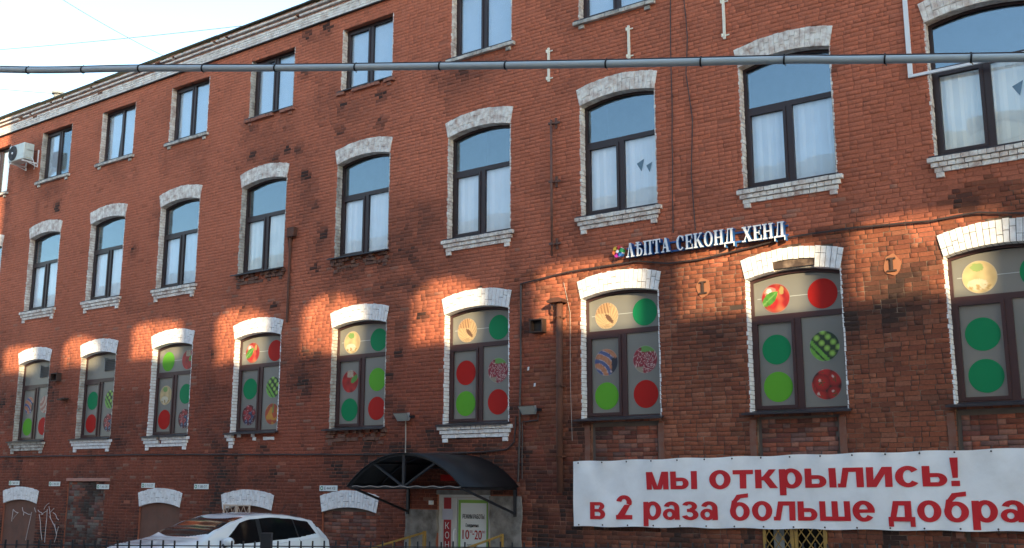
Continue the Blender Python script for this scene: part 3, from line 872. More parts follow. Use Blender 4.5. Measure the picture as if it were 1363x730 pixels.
STYLE1 = {0: 'white', 1: 'dirty', 2: 'white', 3: 'white', 4: 'broken', 5: 'ruin', 6: 'whitewide', 7: 'metal', 8: 'metal', 9: 'metal', 10: 'metal', 11: 'metal'}
STYLE2 = {4: 'ruin', 5: 'ruin'}
STYLE3 = {4: 'red', 5: 'red'}
sb_cache = {}
def add_sill_bricks(win, style, row, w, i):
    rnd = random.Random(style+str(row)+str(i % 3))
    key = (style, row, i % 3)
    if key not in sb_cache:
        mb = MB(); m = M['white_brick']
        if style in ('white', 'whitewide', 'dirty'):
            m = {'white': M['white_brick'] if row != 1 else M['white_clean'], 'whitewide': M['white_clean'], 'dirty': M['white_dirty']}[style]
            lst = sill_bricks(w, 1 if row == 3 else 3, True, rnd)
            if row == 3: m = M['white_dirty']
            for q, y in lst: mb.hexa(q, y, .01, .005, jit=.003)
        elif style == 'broken':
            m = M['white_clean']; [mb.hexa(q, y, .01, .005, jit=.004) for q, y in sill_bricks(w, 3, True, rnd) if q[0][0] < .12]
            for q, y in sill_bricks(w, 2, False, rnd): 
                if rnd.random() < .3 and q[0][0] > .2: mb.hexa(q, y*.3, .01, .005, jit=.006)
        elif style == 'ruin':
            m = M['old_brick']
            for q, y in sill_bricks(w, 3, True, rnd):
                if rnd.random() < .72: mb.hexa([(a+rnd.uniform(-.012, .012), b+rnd.uniform(-.01, .01)) for a, b in q], y*rnd.uniform(.4, 1.05), .01, .008, jit=.008)
        else:
            m = M['old_brick']
            for q, y in sill_bricks(w, 1, True, rnd):
                if rnd.random() < .85: mb.hexa(q, y*rnd.uniform(.7, 1), .01, .006, jit=.005)
            m = M['plain_brick']
        sb_cache[key] = mb.mesh("sill_bricks", m)
    if style != 'metal': link("sill_bricks", sb_cache[key], win, kind="stuff")

vent_mb = MB()
for k in range(7): vent_mb.add([(.95, .135, 1.86+k*.045), (1.5, .135, 1.86+k*.045), (1.5, .175, 1.885+k*.045), (.95, .175, 1.885+k*.045)], [(0,1,2,3)])
vent_mb.box(.93, .95, .13, .175, 1.84, 2.2); 
vent_me = vent_mb.mesh("louvre", M['vent_grey'])
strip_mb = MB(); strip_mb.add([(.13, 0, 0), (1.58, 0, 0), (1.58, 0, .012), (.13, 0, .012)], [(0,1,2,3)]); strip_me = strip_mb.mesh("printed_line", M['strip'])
cur2 = MB(); 
for x0, x1 in ((.09, .80), (.86, 1.62)):
    n = 14
    vs = []; 
    for k in range(n+1):
        x = x0+(x1-x0)*k/n; y = .215+.008*math.sin(k*1.9); vs += [(x, y, .05), (x, y, 1.46)]
    cur2.add(vs, [(2*k, 2*k+2, 2*k+3, 2*k+1) for k in range(n)])
cur2_me = cur2.mesh("paper_blind", M['curtain'])
cur2b = cur2.mesh("paper_blind", mat("cream_paper_blind", (.90, .88, .82), .8, var=.12, scale=2)); cur2c = cur2.mesh("paper_blind", mat("bluish_paper_blind", (.78, .84, .90), .8, var=.12, scale=2))
def blind_mesh(seed):
    rnd = random.Random(seed); mb = MB(); w = WID3; k = 0; x = .08
    while x < w-.08:
        mb.add([(x, .22, .05), (x+.075, .235+rnd.uniform(-.006, .006), .05), (x+.075, .235, 1.52), (x, .22, 1.52)], [(0,1,2,3)]); x += .082
    return mb.mesh("vertical_blind", M['blind'])
BL = [blind_mesh(k) for k in range(3)]
def scrap(seed):      # corner of the blind folded over
    rnd = random.Random(seed); mb = MB()
    z = rnd.uniform(.75, 1.1); x = rnd.uniform(1.1, 1.25)
    mb.add([(x, .205, z+.05), (x+.16, .205, z+.12), (x+.10, .205, z-.12)], [(0,1,2)]); mb.add([(x+.2, .205, z-.02), (x+.33, .205, z+.03), (x+.27, .205, z-.16)], [(0,1,2)])
    return mb.mesh("torn_hole", M['dark_room'])
for row, cols, hh in ((1, COL1, H1), (2, COL2, H2), (3, COL3, H3)):
    for i, x in enumerate(cols):
        w = W if row != 3 else WID3
        win = empty("window", Vector((x, 0, hh[0]))-building.location, building)
        d = WM[row]
        link("frame", d['frame'], win)
        sash = link("sash", d['sash'], win)
        if row == 3 and i == 2:      # tilted open casement
            sash.location = (.0, -.02, 0); sash.rotation_euler = (R(-3.5), 0, R(1.5))
        for k in ('top', 'left', 'right'):
            if k in d: link("pane", d[k], win)
        sooty = (row, i) in ((1, 1), (1, 2), (3, 1), (3, 4), (2, 4), (2, 5), (1, 5))
        link("jamb_bricks", JM[row, 1 if sooty else 0], win, kind="stuff")
        style = (STYLE1.get(i) if row == 1 else (STYLE2 if row == 2 else STYLE3).get(i, 'white'))
        make_sill(win, 'wide' if row == 1 or style == 'ruin' else 'thin', w)
        add_sill_bricks(win, style, row, w, i)
        if row == 1:
            for (sx, sz), kind in zip(SPOS, STK[i]):
                if kind: link("sticker", disc_mesh(kind), win, (sx, REV+.017, sz))
            if i in (1, 2): link("louvre", vent_me, win)
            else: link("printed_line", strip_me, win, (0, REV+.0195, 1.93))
        elif row == 2:
            link("paper_blind", (cur2_me, cur2c, cur2_me, cur2b, cur2_me)[(i*2) % 5], win)
            if i in (7, 9): link("torn_hole", scrap(i), win)
        else:
            if i not in (1, 2): link("vertical_blind", BL[i % 3], win)
            else: link("vertical_blind", BL[i % 3], win, (0, 0, .0)).scale = (.35 if i == 1 else 1, 1, 1)
# rooms behind the glass
room = MB()
for z0, z1 in ((2.9, 6.2), (6.7, 10.3), (10.7, 13.2)):
    room.add([(XL+.3, 2.4, z0), (XR-.3, 2.4, z0), (XR-.3, 2.4, z1), (XL+.3, 2.4, z1)], [(0,1,2,3)])
    room.add([(XL+.3, .31, z0), (XR-.3, .31, z0), (XR-.3, 2.4, z0), (XL+.3, 2.4, z0)], [(3,2,1,0)])
    room.add([(XL+.3, .31, z1), (XR-.3, .31, z1), (XR-.3, 2.4, z1), (XL+.3, 2.4, z1)], [(0,1,2,3)])
for k in range(12): 
    x = COL2[k]-.8
    room.add([(x, .31, 2.9), (x, 2.4, 2.9), (x, 2.4, 13.2), (x, .31, 13.2)], [(0,1,2,3)])
B("room_interior", room, mat("interior_paint", (.12, .14, .15), .9))

# --- cornice
cor = MB(); rnd = random.Random(3)
def course(z0, z1, pr, depth=0.02, Lr=(.125, .25), skip=.0, mi=0):
    x = XL-.05
    while x < XR+.05:
        L = rnd.choice(Lr); b = min(XR+.05, x+L-.008)
        if rnd.random() >= skip: cor.hexa([(x, z0), (b, z0), (b, z1-.008), (x, z1-.008)], -pr-rnd.uniform(0, .006), depth, .006, mi=mi, jit=.003)
        x += L
course(13.11, 13.175, .065); course(13.175, 13.24, .066); course(13.24, 13.305, .064); course(13.305, 13.37, .068, skip=.03)
course(13.37, 13.42, .055, mi=1)
course(13.42, 13.475, .12, skip=.02); course(13.475, 13.515, .10, mi=1); course(13.515, 13.57, .18, Lr=(.125,), skip=.05); course(13.57, 13.615, .16, Lr=(.125,), mi=1, skip=.1)
cor_me = cor.mesh("cornice_bricks", [M['cornice'], mat("red_cornice_course", (.40, .20, .14), .9, var=.3)])
cor_me.transform(Matrix.Translation(-building.location))
cornice = link("cornice", None, building)
link("cornice_bricks", cor_me, cornice, kind="stuff")
cb = MB(); cb.box(XL-.04, XR+.04, -.05, .3, 13.108, 13.62)
me = cb.mesh("cornice_core", M['old_brick']); me.transform(Matrix.Translation(-building.location)); link("cornice_core", me, cornice)
dl = MB(); dl.box(XL-.05, XR+.05, -.075, .02, 13.085, 13.106); me = dl.mesh("dark_strip", M['roof']); me.transform(Matrix.Translation(-building.location)); link("dark_strip", me, cornice)  # thin dark strip under the lowest cornice course
rf = MB()
x = XL-.3
while x < XR+.3:      # roof sheets, each a little out of line at the eaves
    b = min(x+rnd.uniform(2.2, 3.4), XR+.3); e = rnd.uniform(-.012, .012); z = 13.625+rnd.uniform(-.006, .01)
    rf.add([(x,-.245+e,z),(b,-.245+e,z),(b,6,z+1.35),(x,6,z+1.35),(x,-.245+e,z+.03),(b,-.245+e,z+.03),(b,6,z+1.39),(x,6,z+1.39)], [(0,3,2,1),(4,5,6,7),(0,1,5,4),(1,2,6,5),(2,3,7,6),(3,0,4,7)])
    x = b
rf.add([(XL-.3,6,15.0),(XR+.3,6,15.0),(XR+.3,12.3,13.6),(XL-.3,12.3,13.6)], [(0,1,2,3)])
B("roof", rf, M['roof'])
ch = MB(); ch.tube([(-30.3, .5, 13.7), (-30.3, .5, 14.22)], .13, 10); ch.tube([(-30.3, .5, 14.2), (-30.3, .5, 14.27)], .19, 10)
B("chimney", ch, M['grey_pipe'])

# --- plaster round the entrance, door, lintel of the bricked doorway
pp = MB(); rnd = random.Random(5)
def ragged(x0, x1, z0, z1, n=10, a=.02):
    Rr = [(x1+rnd.uniform(-a, a), z0+(z1-z0)*k/n) for k in range(n+1)]; L = [(x0+rnd.uniform(-a, a), z0+(z1-z0)*k/n) for k in range(n+1)]
    return Rr + L[::-1]
pp.prism(ragged(-14.78, -13.955, -.1, 1.60), -.03, .1); pp.prism(ragged(-12.605, -11.86, -.1, 1.88), -.035, .1)
pp.prism(ragged(-13.95, -12.61, 1.90, 1.99), -.03, .1)
B("entrance_plaster", pp, M['plaster'])
lt = MB(); x = -27.2
while x < -25.3: lt.hexa([(x, 2.155), (x+.12, 2.155), (x+.12, 2.235), (x, 2.235)], -.03, .04, .005, jit=.003); x += .126
B("doorway_lintel", lt, mat("pale_red_lintel", (.45, .22, .17), .9, var=.3))

door = empty("entrance_door", Vector((-13.95, 0, .1))-building.location, building)
def D(name, f, m, par=None): 
    mb = MB(); f(mb); return link(name, mb.mesh(name, m), par or door)
def _f(mb): mb.ring([(0,0),(1.34,0),(1.34,1.82),(0,1.82)], [(.07,.02),(1.27,.02),(1.27,1.75),(.07,1.75)], .05, .13)
D("door_frame", _f, M['door'])
D("door_leaf", lambda mb: (mb.box(.075, .46, .07, .12, .02, 1.745), mb.box(.475, 1.265, .072, .12, .02, 1.745)), M['door'])
D("pull_handle", lambda mb: mb.tube([(.43, .07, .75), (.43, .02, .75), (.43, .0, .80), (.43, .0, 1.08), (.43, .02, 1.13), (.43, .07, 1.13)], .012, 8), M['white_plastic'])
D("vertical_sign", lambda mb: (mb.add([(.12, .064, 0), (.31, .064, 0), (.31, .064, 1.33), (.12, .064, 1.33)], [(0,1,2,3)]), mb.add([(.12, .064, 1.50), (.31, .064, 1.50), (.31, .064, 1.74), (.12, .064, 1.74)], [(0,1,2,3)])), mat("dark_red_print", (.36, .012, .02), .5, var=.05))
D("paper_notice", lambda mb: mb.add([(.085, .058, 1.31), (.36, .058, 1.31), (.36, .058, 1.52), (.085, .058, 1.52)], [(0,1,2,3)]), mat("clear_sleeve_paper", (.5, .5, .58), .25))
for k, chh in enumerate("КОНД"):
    link("lettering", text_mesh(chh, M['poster'], "Н", .13, width=.105), door, (.162, .060, 1.13-.185*k))
D("poster", lambda mb: mb.add([(.50, .062, .02), (1.235, .062, .02), (1.235, .062, 1.70), (.50, .062, 1.70)], [(0,1,2,3)]), M['poster'])
D("poster_border", lambda mb: (mb.add([(.50, .060, .02), (.56, .060, .02), (.56, .060, 1.70), (.50, .060, 1.70)], [(0,1,2,3)]), mb.add([(1.20, .060, .02), (1.235, .060, .02), (1.235, .060, 1.70), (1.20, .060, 1.70)], [(0,1,2,3)]), mb.add([(.56, .060, 1.64), (1.2, .060, 1.64), (1.2, .060, 1.70), (.56, .060, 1.70)], [(0,1,2,3)])), M['leafgreen'])
def door_text(t, m, ref, h, wd, x, z): link("lettering", text_mesh(t, m, ref, h, width=wd, dilate=(.012, .008) if h > .06 else None), door, (x, .058, z))
door_text("РЕЖИМ РАБОТЫ", M['ink'], "Р", .085, .54, .61, 1.34)
door_text("Ежедневно", M['ink'], "Е", .07, .32, .69, 1.18)
door_text("10", M['red'], "1", .17, .17, .61, .95); door_text("00", M['red'], "0", .05, .07, .79, 1.07); door_text("-", M['red'], "-", .02, .05, .855, 1.0)
door_text("20", M['red'], "2", .17, .18, .91, .95); door_text("00", M['red'], "0", .05, .07, 1.10, 1.07)
door_text("пятница", M['ink'], "п", .05, .26, .72, .80)
door_text("10", M['ink'], "1", .17, .17, .63, .56); door_text("00", M['ink'], "0", .05, .07, .81, .68); door_text("-", M['ink'], "-", .02, .05, .875, .61)
door_text("19", M['ink'], "1", .17, .17, .93, .56); door_text("00", M['ink'], "0", .05, .07, 1.11, .68)
lamp = MB(); lamp.box(-14.12, -14.02, -.07, -.03, 1.70, 1.78); B("door_bell_box", lamp, M['white_plastic'])
sb = MB(); sb.box(-13.85, -13.4, -.03, -.012, 2.17, 2.29, 0); sb.box(-13.398, -12.95, -.03, -.012, 2.17, 2.29, 1); B("small_sign_board", sb, [M['red'], M['vent_grey']])

# basement window with yellow grating
g = empty("basement_window", Vector((-7.04, 0, .5))-building.location, building)
def G(name, f, m): mb = MB(); f(mb); return link(name, mb.mesh(name, m), g)
G("pane", lambda mb: mb.box(.02, 1.04, .14, .15, .02, 1.4), M['car_glass'])
G("blind", lambda mb: mb.add([(.12, .13, .02), (.30, .13, .02), (.30, .13, 1.4), (.12, .13, 1.4)], [(0,1,2,3)]), mat("pale_cloth_strip", (.4, .42, .42), .8))
G("gate_frame", lambda mb: (mb.box(0, .05, -.03, 0.0, 0, 1.44), mb.box(1.0, 1.06, -.03, 0.0, 0, 1.44), mb.box(.46, .52, -.03, 0.0, 0, 1.44), mb.box(.53, .585, -.028, .002, 0, 1.44)), M['yellow'])
def _lat(mb):
    for x0, x1 in ((.05, .46), (.585, 1.0)):
        for s in (1, -1):
            for k in range(-3, 9):
                pts = []; z = k*.2
                xa, za, xb, zb = (x0, z, x1, z+.55) if s == 1 else (x0, z+.55, x1, z)
                dx, dz = xb-xa, zb-za; t0, t1 = 0, 1
                for (p, q0) in ((dz, za),):
                    lo, hi = (0-q0)/p, (1.42-q0)/p
                    if lo > hi: lo, hi = hi, lo
                    t0, t1 = max(t0, lo), min(t1, hi)
                if t1 > t0: mb.tube([(xa+dx*t0, -.015-.004*s, za+dz*t0), (xa+dx*t1, -.015-.004*s, za+dz*t1)], .009, 5)
G("lattice", _lat, M['yellow'])
# lattice grate and its board in the third basement arch
g2 = MB()
for x0 in (-20.50, -20.02):
    g2.box(x0, x0+.46, -.05, -.02, 1.59, 1.62); g2.box(x0, x0+.03, -.05, -.02, .9, 1.59); g2.box(x0+.43, x0+.46, -.05, -.02, .9, 1.59)
    for k in range(2): g2.tube([(x0+.03+.2*k, -.03, 1.59), (x0+.13+.2*k, -.03, 1.42), (x0+.23+.2*k, -.03, 1.59)], .009, 5)
    g2.tube([(x0+.03, -.03, 1.42), (x0+.44, -.03, 1.42)], .009, 5)
B("window_grate", g2, mat("cream_grate_paint", (.55, .42, .33), .6, var=.1))
# graffiti
gf = MB(); rnd = random.Random(12)
for (x, z, dx, dz) in [(-29.9,1.35,.3,-.1),(-29.9,1.35,0,-.35),(-29.6,1.25,-.28,-.15),(-29.4,1.4,.1,-.2),(-29.3,1.3,.35,-.08),(-28.9,1.3,-.2,-.8),(-28.5,1.35,.3,-.1),(-28.4,1.25,.25,-.7),(-28.0,1.35,-.3,-.12),(-28.0,1.4,.0,-.9),
        (-27.95,1.45,.15,-.3),(-27.7,1.4,-.2,-.1),(-27.7,1.3,.3,-.2),(-27.6,1.0,.15,-.3),(-28.2,1.4,.25,.15),(-27.4,.95,-.12,-.45),(-28.6,1.2,-.2,.2),(-27.9,1.2,.4,-.35)]:
    pts = [(x+dx*t+rnd.uniform(-.02, .02), -.021 if x > -28.6 else .042, z+dz*t+rnd.uniform(-.02, .02)) for t in (0, .33, .66, 1)]
    gf.tube(pts, .011, 4)
B("graffiti", gf, M['scribble'], kind="stuff")

# ------------------------------------------------------------------ ground, kerb
gr = MB(); gr.add([(-400, -400, 0), (400, -400, 0), (400, 400, 0), (-400, 400, 0)], [(0,1,2,3)])
link("ground", gr.mesh("ground", M['asphalt']), kind="structure")
kb = MB(); kb.box(-40, 12, -7.3, -.06, -.05, .10); link("pavement", kb.mesh("pavement", M['paving']), kind="structure")
kb = MB(); x = -40
while x < 12: kb.box(x, x+.99, -7.46, -7.305, -.05, .115); x += 1.0
link("kerb", kb.mesh("kerb", M['kerb']), kind="structure")

# ------------------------------------------------------------------ facade-mounted things
def T(name, label, cat, loc, group=None): return empty(name, loc, label=label, category=cat, group=group)
def P_(name, mb, m, par, smooth=False, **kw):
    """a part modelled in world metres under a top-level thing."""
    me = mb.mesh(name, m, smooth); me.transform(Matrix.Translation(-Vector(par.location))); return link(name, me, par, **kw)

# entrance canopy
cp = T("entrance_canopy", "dark arched canopy on steel brackets over the white entrance door", "canopy", (-13.35, 0, 2.05))
cx0, cx1, cz, cr, cy = -14.74, -11.95, 2.05, .60, -1.70
shell = MB(); n = 20; a0 = arc(cx0-.03, cx1+.03, cz, cr+.02, n)
vs = [(p[0], y, p[1]+dz) for dz in (0, .012) for y in (cy-.06, -.02) for p in a0]; fs = []
for k in range(n):
    fs += [(k, k+1, n+1+k+1, n+1+k), (2*(n+1)+k, 3*(n+1)+k, 3*(n+1)+k+1, 2*(n+1)+k+1), (k, 2*(n+1)+k, 2*(n+1)+k+1, k+1), (n+1+k, n+1+k+1, 3*(n+1)+k+1, 3*(n+1)+k)]
shell.add(vs, fs); P_("roof_sheet", shell, M['canopy'], cp, smooth=True)
ribs = MB()
for y in (cy, -.06): ribs.tube([(p[0], y, p[1]) for p in arc(cx0, cx1, cz, cr, n)], .022, 6); ribs.tube([(cx0, y, cz), (cx1, y, cz)], .024, 6)
ribs.tube([(p[0], cy*.5, p[1]) for p in arc(cx0, cx1, cz, cr, n)], .018, 6)
for p in arc(cx0, cx1, cz, cr, 4): ribs.tube([(p[0], cy, p[1]), (p[0], -.06, p[1])], .018, 6)
P_("frame", ribs, M['black_metal'], cp)
cm = (cx0+cx1)/2; ty = MB()
ty.box(cm-.03, cm+.03, cy-.02, cy+.02, cz, cz+cr); ty.tube([(cm-.02, cy, cz+.02), (cm-.75, cy, cz+.43)], .025, 6); ty.tube([(cm+.02, cy, cz+.02), (cm+.75, cy, cz+.43)], .025, 6)
ty.box(cm-.75, cm+.75, -.07, -.04, cz+.36, cz+.39)
P_("front_truss", ty, M['black_metal'], cp)
for x in (cx0+.04, cx1-.04):
    bb = MB(); bb.box(x-.03, x+.03, -.06, -.015, 1.50, cz+.0); bb.tube([(x, -.05, 1.56), (x, cy+.03, cz-.01)], .026, 6); bb.tube([(x, -.05, cz-.03), (x, cy, cz-.03)], .02, 6)
    P_("bracket", bb, M['black_metal'], cp)
gl = MB(); gl.tube([(cx0+.1+(cx1-cx0-.1)*k/40, cy-.03, cz+.012+.012*math.sin(k*1.1)) for k in range(41)], .008, 5); P_("light_string", gl, M['light_wire'], cp)

# railings
for x, y0, y1, lab in ((-14.02, -.3, -1.75, "yellow metal stair rail on the car side of the entrance"), (-12.11, -.3, -1.6, "yellow metal stair rail on the banner side of the entrance")):
    r_ = T("stair_rail", lab, "railing", (x, -.3, .1), "yellow rails of the entrance steps")
    tr = MB(); za, zb = 1.165, .94
    tr.box(x-.025, x+.025, y0-.03, y0+.03, .1, za+.03); P_("post", tr, M['yellow'], r_)
    hr = MB(); hr.tube([(x, y0, za), (x, y1-.15, zb-.02)], .021, 8); P_("handrail", hr, M['yellow'], r_)
    for t in (.3, .62, .95):
        y = y0+(y1-y0)*t; ps = MB(); ps.box(x-.015, x+.015, y-.015, y+.015, .1, za+(zb-za)*t-.01); P_("baluster", ps, M['yellow'], r_)
stp = MB(); stp.box(-14.1, -12.0, -1.0, -.05, .1, .18); link("entrance_step", stp.mesh("entrance_step", M['kerb']), kind="structure")

# lettering helpers: strokes as polygons
def bar(a, b, t, t2=None):
    """quad from a to b with half widths along the horizontal."""
    t2 = t if t2 is None else t2
    return [(a[0]-t/2, a[1]), (a[0]+t/2, a[1]), (b[0]+t2/2, b[1]), (b[0]-t2/2, b[1])]
def rect(x0, x1, z0, z1): return [(x0, z0), (x1, z0), (x1, z1), (x0, z1)]
def ringpoly(cx, cz, rx, rz, tx, tz, a0=0, a1=360, n=20):
    out = []
    for k in range(n):
        t0, t1 = R(a0+(a1-a0)*k/n), R(a0+(a1-a0)*(k+1)/n)
        out.append([(cx+(rx-tx)*math.cos(t0), cz+(rz-tz)*math.sin(t0)), (cx+rx*math.cos(t0), cz+rz*math.sin(t0)), (cx+rx*math.cos(t1), cz+rz*math.sin(t1)), (cx+(rx-tx)*math.cos(t1), cz+(rz-tz)*math.sin(t1))])
    return out

# banner
BA = R(.85); bx0, bx1, bzb, bzt = -10.655, -1.75, 1.36, 2.52
def bpt(u, v):    # u metres along, v metres up from the lower left corner
    return (bx0+u*math.cos(BA)-v*math.sin(BA)*.2, bzb+v+u*math.sin(BA))
def by(u, v):
    e = min(1, max(0, abs(v-.58)/.58)); tie = .016*math.cos(2*math.pi*(u-.12)/.505)*(math.exp(-(1.16-v)*6)+.7*math.exp(-v*7)); fold = .010*math.sin(9*u+6*v)*math.exp(-abs(u-.4)*1.5) + .008*math.sin(7*v-5*u)*math.exp(-abs(u-5.2)*1.2)
    return -.062 - tie - fold - .012*math.sin(u*2.3+v*3) - .008*math.sin(u*5.1-v*7)*e - .01*math.sin(u*11+1)*max(0, v-.95)*3 + .012*math.sin(u*9)*max(0, .2-v)*4
banner = T("shop_banner", "long white vinyl banner with two lines of red lettering on the brick wall", "banner", (bx0, -.05, bzb))
sh = MB(); nu, nv = 178, 24; BL_, BH_ = bx1-bx0, 1.16; vs = []; fs = []
for j in range(nv+1):
    for i in range(nu+1):
        u, v = BL_*i/nu, BH_*j/nv
        edge = .008*math.sin(u*6.2)*(1 if j in (0, nv) else 0)
        x, z = bpt(u, v+edge); vs.append((x, by(u, v), z))
for j in range(nv):
    for i in range(nu): a = j*(nu+1)+i; fs.append((a, a+1, a+nu+2, a+nu+1))
sh.add(vs, fs); P_("sheet", sh, M['vinyl'], banner, smooth=True)
HEAVY = {     # heavy grotesque lower case, x-height 1: advance width and strokes
 'м': (1.25, [rect(.05, .33, 0, 1), rect(.92, 1.20, 0, 1), bar((.55, 0), (.26, 1), .26), bar((.70, 0), (.99, 1), .26)]),
 'ь': (1.05, [rect(.05, .35, 0, 1), rect(.33, .62, .45, .65), rect(.33, .62, 0, .20)] + ringpoly(.61, .325, .38, .325, .29, .19, -90, 90, 14)),
 'ы': (1.46, [rect(.05, .35, 0, 1), rect(.33, .62, .45, .65), rect(.33, .62, 0, .20), rect(1.10, 1.40, 0, 1)] + ringpoly(.61, .325, .38, .325, .29, .19, -90, 90, 14)),
 'о': (1.12, ringpoly(.55, .5, .51, .53, .31, .21, 0, 360, 28)),
 'т': (1.02, [rect(.04, .98, .77, 1), rect(.36, .66, 0, .77)]),
 'к': (1.10, [rect(.05, .35, 0, 1), bar((.42, .42), (.86, 1), .34, .32), bar((.90, 0), (.50, .62), .36)]),
 'р': (1.14, [rect(.05, .35, -.38, 1)] + ringpoly(.60, .5, .48, .53, .30, .21, 0, 360, 26)),
 'л': (1.14, [rect(.78, 1.08, 0, 1), rect(.24, .8, .78, 1), bar((.20, 0), (.38, 1), .26, .28), rect(.0, .2, 0, .2)]),
 'и': (1.16, [rect(.05, .34, 0, 1), rect(.80, 1.09, 0, 1), bar((.30, 0), (.84, 1), .30)]),
 'с': (1.04, ringpoly(.54, .5, .50, .53, .31, .21, 38, 322, 24)),
 '!': (.50, [bar((.24, .40), (.24, 1.38), .20, .32), rect(.08, .40, 0, .26)]),
 'в': (1.10, [rect(.05, .35, 0, 1), rect(.33, .62, .81, 1), rect(.33, .62, .43, .60), rect(.33, .62, 0, .19)] + ringpoly(.62, .76, .34, .24, .27, .16, -90, 90, 12) + ringpoly(.62, .29, .40, .30, .30, .18, -90, 90, 12)),
 '2': (1.10, ringpoly(.52, .98, .47, .41, .31, .22, -25, 170, 18) + [bar((.30, .18), (.72, .84), .44, .36), rect(.04, 1.0, 0, .25)]),
 'а': (1.10, ringpoly(.42, .30, .39, .32, .25, .17, 0, 360, 20) + [rect(.70, .99, 0, .68)] + ringpoly(.54, .66, .45, .36, .29, .20, -5, 165, 14)),
 'з': (1.0, ringpoly(.46, .75, .42, .27, .29, .17, -90, 165, 16) + ringpoly(.46, .29, .47, .31, .30, .18, -165, 90, 16) + [rect(.30, .48, .43, .60)]),
 'б': (1.14, ringpoly(.56, .47, .51, .50, .31, .20, 0, 360, 28) + [bar((.20, .45), (.30, 1.06), .30, .28), [(.16, .98), (.42, .98), (.62, 1.18), (.42, 1.36)], [(.42, 1.16), (1.0, 1.22), (1.0, 1.44), (.40, 1.36)]]),
 'ш': (1.56, [rect(.05, .34, 0, 1), rect(.63, .92, 0, 1), rect(1.21, 1.50, 0, 1), rect(.3, 1.3, 0, .22)]),
 'е': (1.12, ringpoly(.55, .5, .51, .53, .31, .20, 0, 325, 26) + [rect(.22, 1.05, .42, .59)]),
 'д': (1.24, [rect(.02, 1.18, 0, .22), rect(.02, .24, -.26, .02), rect(.96, 1.18, -.26, .02), bar((.24, .2), (.40, 1), .26, .28), rect(.3, 1.0, .78, 1), rect(.74, 1.04, .2, 1)]),
 ' ': (.50, []),
}
def banner_text(t, h, u0, width, v0):
    tot = sum(HEAVY[c][0] for c in t); k = width/tot; x = u0
    for c in t:
        adv, polys = HEAVY[c]
        if polys:
            mb = MB()
            for q, p in enumerate(polys):
                # cut wide strokes into short pieces so that they follow the cloth
                pts = [(x+a*k, v0+b*h) for a, b in p]; nn = len(pts)
                ar = sum(pts[i][0]*pts[(i+1) % nn][1]-pts[(i+1) % nn][0]*pts[i][1] for i in range(nn))
                if ar < 0: pts = pts[::-1]
                vs = []
                for u, v in pts: X, Z = bpt(u, v); vs.append((X, by(u, v)-.008-.0003*(q % 14), Z))
                mb.add(vs, [tuple(range(nn))])
            P_("letter", mb, M['banner_red'], banner)
        x += adv*k
banner_text("мы открылись!", .30, 1.50, 5.26, .64)
banner_text("в 2 раза больше добра", .30, .34, 7.26, .13)
for k in range(18):
    for v in (BH_-.03, .03):
        u = .12+k*.505; x, z = bpt(u, v); eb = MB()
        eb.tube([(x, by(u, v)-.004, z), (x, by(u, v)-.01, z)], .014, 8); eb.tube([(x, -.07, z), (x+.01, -.02, z+(.09 if v > .5 else -.07))], .006, 4)
        P_("eyelet", eb, M['wire'], banner)

# shop sign: white slab-serif letters with blue edges
sign = T("shop_sign", "raised white letters with blue edges and a flower emblem above the arches", "shop sign", (-9.7, -.05, 6.1))
S_, sf = .19, .085
def stem_(x, z0=0, z1=1, s=S_): return [bar((x, z0), (x, z1), s)]
def serif(x, z, w=.36): return [rect(x-w/2, x+w/2, z, z+sf)] if z < .5 else [rect(x-w/2, x+w/2, z-sf, z)]
GL = {
 'Л': (.86, [bar((.17, .0), (.40, 1), .08), bar((.66, 0), (.42, 1), .22, .2)] + serif(.17, 0, .3) + serif(.68, 0, .36)),
 'Ѣ': (.84, stem_(.32) + [rect(.04, .66, .74, .83)] + serif(.32, 1, .36) + serif(.32, 0, .30) + [rect(.38, .52, .50, .58), rect(.38, .52, 0, .085)] + ringpoly(.50, .29, .29, .29, .17, .085, -90, 90, 12)),
 'П': (.92, stem_(.22) + stem_(.70) + [rect(.04, .88, 1-sf, 1)] + serif(.22, 0) + serif(.70, 0)),
 'Т': (.82, stem_(.41) + [rect(.04, .78, 1-sf, 1), rect(.04, .12, .72, .93), rect(.70, .78, .72, .93)] + serif(.41, 0)),
 'А': (.90, [bar((.17, .0), (.42, 1), .08), bar((.68, 0), (.44, 1), .23, .2), rect(.26, .60, .28, .36)] + serif(.17, 0, .3) + serif(.70, 0, .38)),
 'С': (.82, ringpoly(.43, .5, .38, .515, .20, .085, 42, 318, 26) + [rect(.66, .73, .62, .97)]),
 'Е': (.80, stem_(.22) + [rect(.06, .72, 1-sf, 1), rect(.06, .74, 0, sf), rect(.3, .56, .46, .54), rect(.65, .72, .70, .93), rect(.67, .74, .07, .32), rect(.53, .59, .36, .64)]),
 'К': (.94, stem_(.22) + serif(.22, 0) + serif(.22, 1) + [bar((.34, .46), (.72, .97), .10), bar((.76, 0), (.42, .58), .23, .2)] + serif(.70, 1, .28) + serif(.78, 0, .32)),
 'О': (.90, ringpoly(.45, .5, .40, .515, .19, .085, 0, 360, 28)),
 'Н': (.94, stem_(.22) + stem_(.72) + [rect(.3, .65, .46, .54)] + serif(.22, 0) + serif(.22, 1) + serif(.72, 0) + serif(.72, 1)),
 'Д': (.94, [bar((.24, .0), (.38, 1), .08), bar((.68, 0), (.68, 1), .2), rect(.30, .86, 1-sf, 1), rect(.04, .92, 0, .095), rect(.04, .12, -.22, .0), rect(.84, .92, -.22, .0)]),
 'Х': (.92, [bar((.74, 0), (.20, 1), .23), bar((.18, 0), (.72, 1), .09)] + serif(.22, 1, .38) + serif(.70, 1, .3) + serif(.18, 0, .3) + serif(.74, 0, .36)),
}
